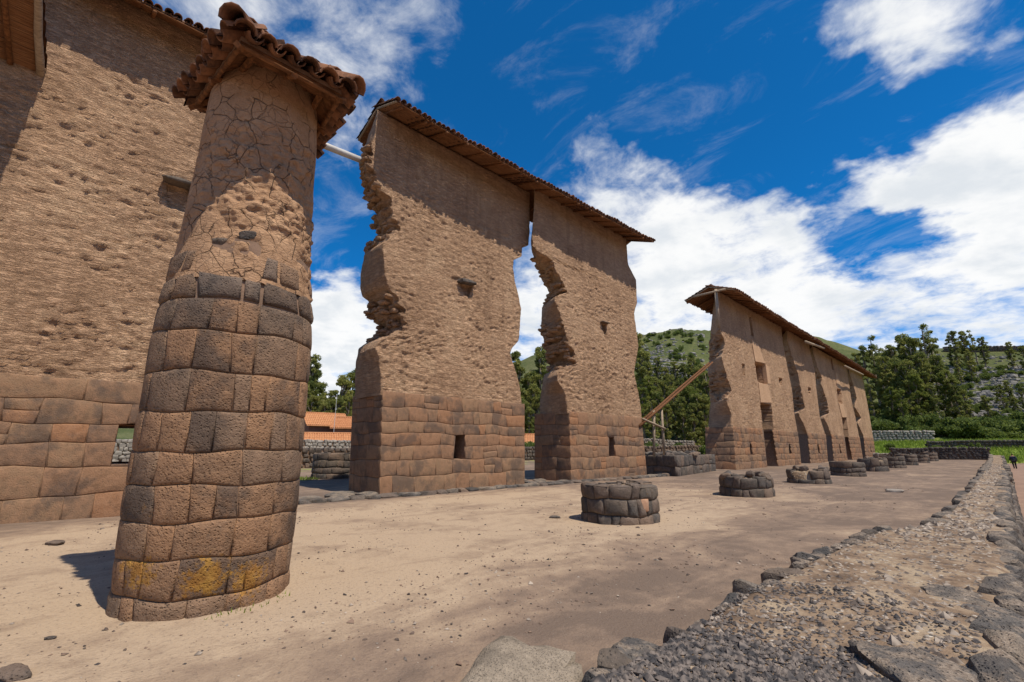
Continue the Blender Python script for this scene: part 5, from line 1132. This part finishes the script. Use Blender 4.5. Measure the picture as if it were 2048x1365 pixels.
rubble_wall('rubble_wall', 'pale rubble wall below the shrubs left of the far wall', (-46, 60), (-36, 78), 2.6, .9, 'stone_pale', 408, .5)
rubble_wall('rubble_wall', 'dark rubble wall low in the gap between the two piers', (-40, 26), (-39, 46), 1.3, .9, 'stone_dark', 409, .42)
def ridge_wall():
    p = [at_dist(x, 690, 250)[:2] for x in (1885, 1950, 2060)]
    for k, (a, b) in enumerate(zip(p[:-1], p[1:])): rubble_wall('ridge_wall', ['thin stone wall along the skyline behind the ridge trees', 'thin stone wall along the skyline at the far right edge'][k], a, b, 1.7, 1.0, 'stone_dark', 420 + k, .9)
ridge_wall()

def house(label, c, w_, dpt, ze, zr, rot, door=None, rows=True, name='tiled_house'):
    """mud-walled house, ridge along local x; c = ground centre"""
    z0 = gz(c[0], c[1]); t = thing(name, label, 'house', loc=(c[0], c[1], z0)); t.rotation_euler = (0, 0, rot); ze -= z0; zr -= z0
    m = MB(); a, b = w_ / 2, dpt / 2
    m.add([(-a, -b, -.3), (a, -b, -.3), (a, b, -.3), (-a, b, -.3), (-a, -b, ze), (a, -b, ze), (a, b, ze), (-a, b, ze), (-a, 0, zr - .12), (a, 0, zr - .12)], [(0, 1, 5, 4), (2, 3, 7, 6), (1, 2, 6, 9, 5), (3, 0, 4, 8, 7)])
    m.build('mud_wall', M['house_wall'], t)
    o = .45; m = MB(); sl = (zr - ze) / b
    for s in (1, -1):
        m.add([(-a - o, s * (b + o), ze - sl * o), (a + o, s * (b + o), ze - sl * o), (a + o, 0, zr), (-a - o, 0, zr), (-a - o, s * (b + o), ze - sl * o - .1), (a + o, s * (b + o), ze - sl * o - .1), (a + o, 0, zr - .1), (-a - o, 0, zr - .1)], [(0, 1, 2, 3), (7, 6, 5, 4), (0, 4, 5, 1), (1, 5, 6, 2), (3, 7, 4, 0)])
    rf = m.build('roof', M['tile_new'], t)
    tl = MB(); nt = int((w_ + 2 * o) / .30)
    for s in (1, -1):
        L = math.hypot(b + o, sl * (b + o)); nr = max(1, int(L / .5))
        for k in range(nt + 1):
            x = -a - o + (w_ + 2 * o) * k / nt
            for r_ in range(nr):
                f0, f1 = r_ / nr, (r_ + 1.12) / nr; pts = []
                for f, rr, lift in ((f0, .11, .05), (min(1, f1), .09, .02)):
                    y = s * (b + o) * (1 - f); z = (ze - sl * o) + (zr - ze + sl * o) * f
                    pts += [(x + math.cos(q * math.pi / 4) * rr, y, z + lift + math.sin(q * math.pi / 4) * rr) for q in range(5)]
                tl.add(pts, [(q, q + 1, q + 6, q + 5) for q in range(4)])
    tl.build('tiles', M['tile_new'], rf, True, 'stuff')
    m = MB(); m.pole((-a - o, 0, zr + .05), (a + o, 0, zr + .05), .13, .13, 7); m.build('ridge_tiles', M['tile_new'], rf, True)
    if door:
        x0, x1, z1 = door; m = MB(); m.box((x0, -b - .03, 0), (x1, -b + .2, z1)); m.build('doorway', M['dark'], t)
    return t
def hp(x, d): p = at_dist(x, 870, d); return p
def face(p): return math.atan2(-p[1], -p[0]) + math.pi / 2
p = hp(645, 84); house('gabled mud house with an orange tiled roof seen beyond the column', p, 6.0, 5, 5.5, 7.3, face(p) + .3, (.8, 2.6, 4.6))
p = hp(702, 80); house('second orange roofed house partly hidden by the broken pier', p, 4.2, 4.5, 5.0, 6.5, face(p) - .3)
p = hp(655, 68); house('long low building with a near orange tiled roof beyond the column', p, 13, 3.0, 2.5, 3.55, face(p) + .03)
p = hp(1075, 80); house('low orange tiled roof glimpsed in the gap between the two piers', p, 9, 4, 2.4, 3.9, face(p))
def aerial():
    p = hp(667, 74); t = thing('aerial_mast', 'thin grey mast rising in front of the village trees', 'mast', loc=(p[0], p[1], 0)); m = MB(); top = at_dist(669, 790, 74)[2]; m.pole((0, 0, 2), (0, 0, top), .045, .03, 6); m.build('mast', M['steel'], t)
aerial()
def hut():
    d = 205; p = at_dist(1350, 655, d); z = gz(p[0], p[1]); t = thing('lookout_shelter', 'tiny open shelter with a flat roof on the hilltop', 'shelter', loc=(p[0], p[1], z)); t.rotation_euler = (0, 0, face(p))
    m = MB(); m.box((-1.9, -1.2, 1.55), (1.9, 1.2, 1.95)); m.build('roof', M['wood_grey'], t)
    for sx in (-1.3, 1.3):
        for sy in (-.8, .8): m = MB(); m.pole((sx, sy, -.8), (sx, sy, 1.56), .14, .14, 6); m.build('post', M['wood'], t)
    m = MB(); m.box((-1.1, -.5, -.5), (1.1, .5, .7)); m.build('bench_wall', M['stone_dark'], t)
hut()

# ------------------------------------------------------------------ the walker on the path
def person():
    x, y = 1.05, 79.5; z = gz(x, y); t = thing('person', 'person in a dark jacket and black trousers walking away along the path', 'person', loc=(x, y, z)); t.rotation_euler = (0, 0, .1)
    def skin(name, verts, edges, rad, mat, parent, sub=2):
        me = bpy.data.meshes.new(name); me.from_pydata(verts, edges, []); o = link(name, me, parent)
        o.modifiers.new('skin', 'SKIN'); o.modifiers.new('sub', 'SUBSURF').levels = sub; o.modifiers['sub'].render_levels = sub
        if not me.skin_vertices: me.skin_vertices.new()
        for sv, r_ in zip(me.skin_vertices[0].data, rad): sv.radius = (r_[0], r_[1]) if isinstance(r_, tuple) else (r_, r_)
        me.skin_vertices[0].data[0].use_root = True; me.materials.append(mat); return o
    # y forward (walking away), x to the side
    V = [(0, 0, .90), (0, .02, 1.10), (0, .05, 1.30), (0, .07, 1.42), (0, .09, 1.49), (0, .11, 1.58), (0, .11, 1.66),
         (.10, 0, .86), (.10, .10, .48), (.10, .02, .08), (.10, .16, .04), (-.10, 0, .86), (-.10, .0, .47), (-.10, -.20, .14), (-.10, -.08, .05),
         (.19, .06, 1.36), (.25, -.03, 1.10), (.24, .06, .88), (.24, .10, .78), (-.19, .06, 1.36), (-.25, .08, 1.10), (-.22, .20, .92), (-.21, .24, .83)]
    Ed = [(0, 1), (1, 2), (2, 3), (3, 4), (4, 5), (5, 6), (0, 7), (7, 8), (8, 9), (9, 10), (0, 11), (11, 12), (12, 13), (13, 14), (3, 15), (15, 16), (16, 17), (17, 18), (3, 19), (19, 20), (20, 21), (21, 22)]
    rad = [(.15, .11), (.14, .10), (.16, .11), (.12, .09), .05, .085, .07, .085, .06, .045, .035, .085, .06, .045, .035, .06, .045, .035, .03, .06, .045, .035, .03]
    body = skin('body', V, Ed, rad, M['skin'], t)
    skin('trousers', V[:1] + V[7:15], [(0, 1), (1, 2), (2, 3), (3, 4), (0, 5), (5, 6), (6, 7), (7, 8)], [(.17, .13), .105, .08, .065, .05, .105, .08, .065, .05], M['trousers'], body)
    skin('jacket', [(0, 0, .86)] + V[1:4] + V[15:18] + V[19:22], [(0, 1), (1, 2), (2, 3), (3, 4), (4, 5), (5, 6), (3, 7), (7, 8), (8, 9)], [(.19, .14), (.18, .13), (.19, .14), (.13, .10), .085, .07, .055, .085, .07, .055], M['jacket'], body)
    skin('hair', [(0, .09, 1.56), (0, .09, 1.63), (0, .10, 1.69)], [(0, 1), (1, 2)], [.085, .10, .075], M['hair'], body)
    skin('bag', [(-.30, .02, .95), (-.30, .02, 1.08), (-.29, .02, 1.15)], [(0, 1), (1, 2)], [(.06, .13), (.06, .13), (.05, .1)], M['trousers'], body)
person()
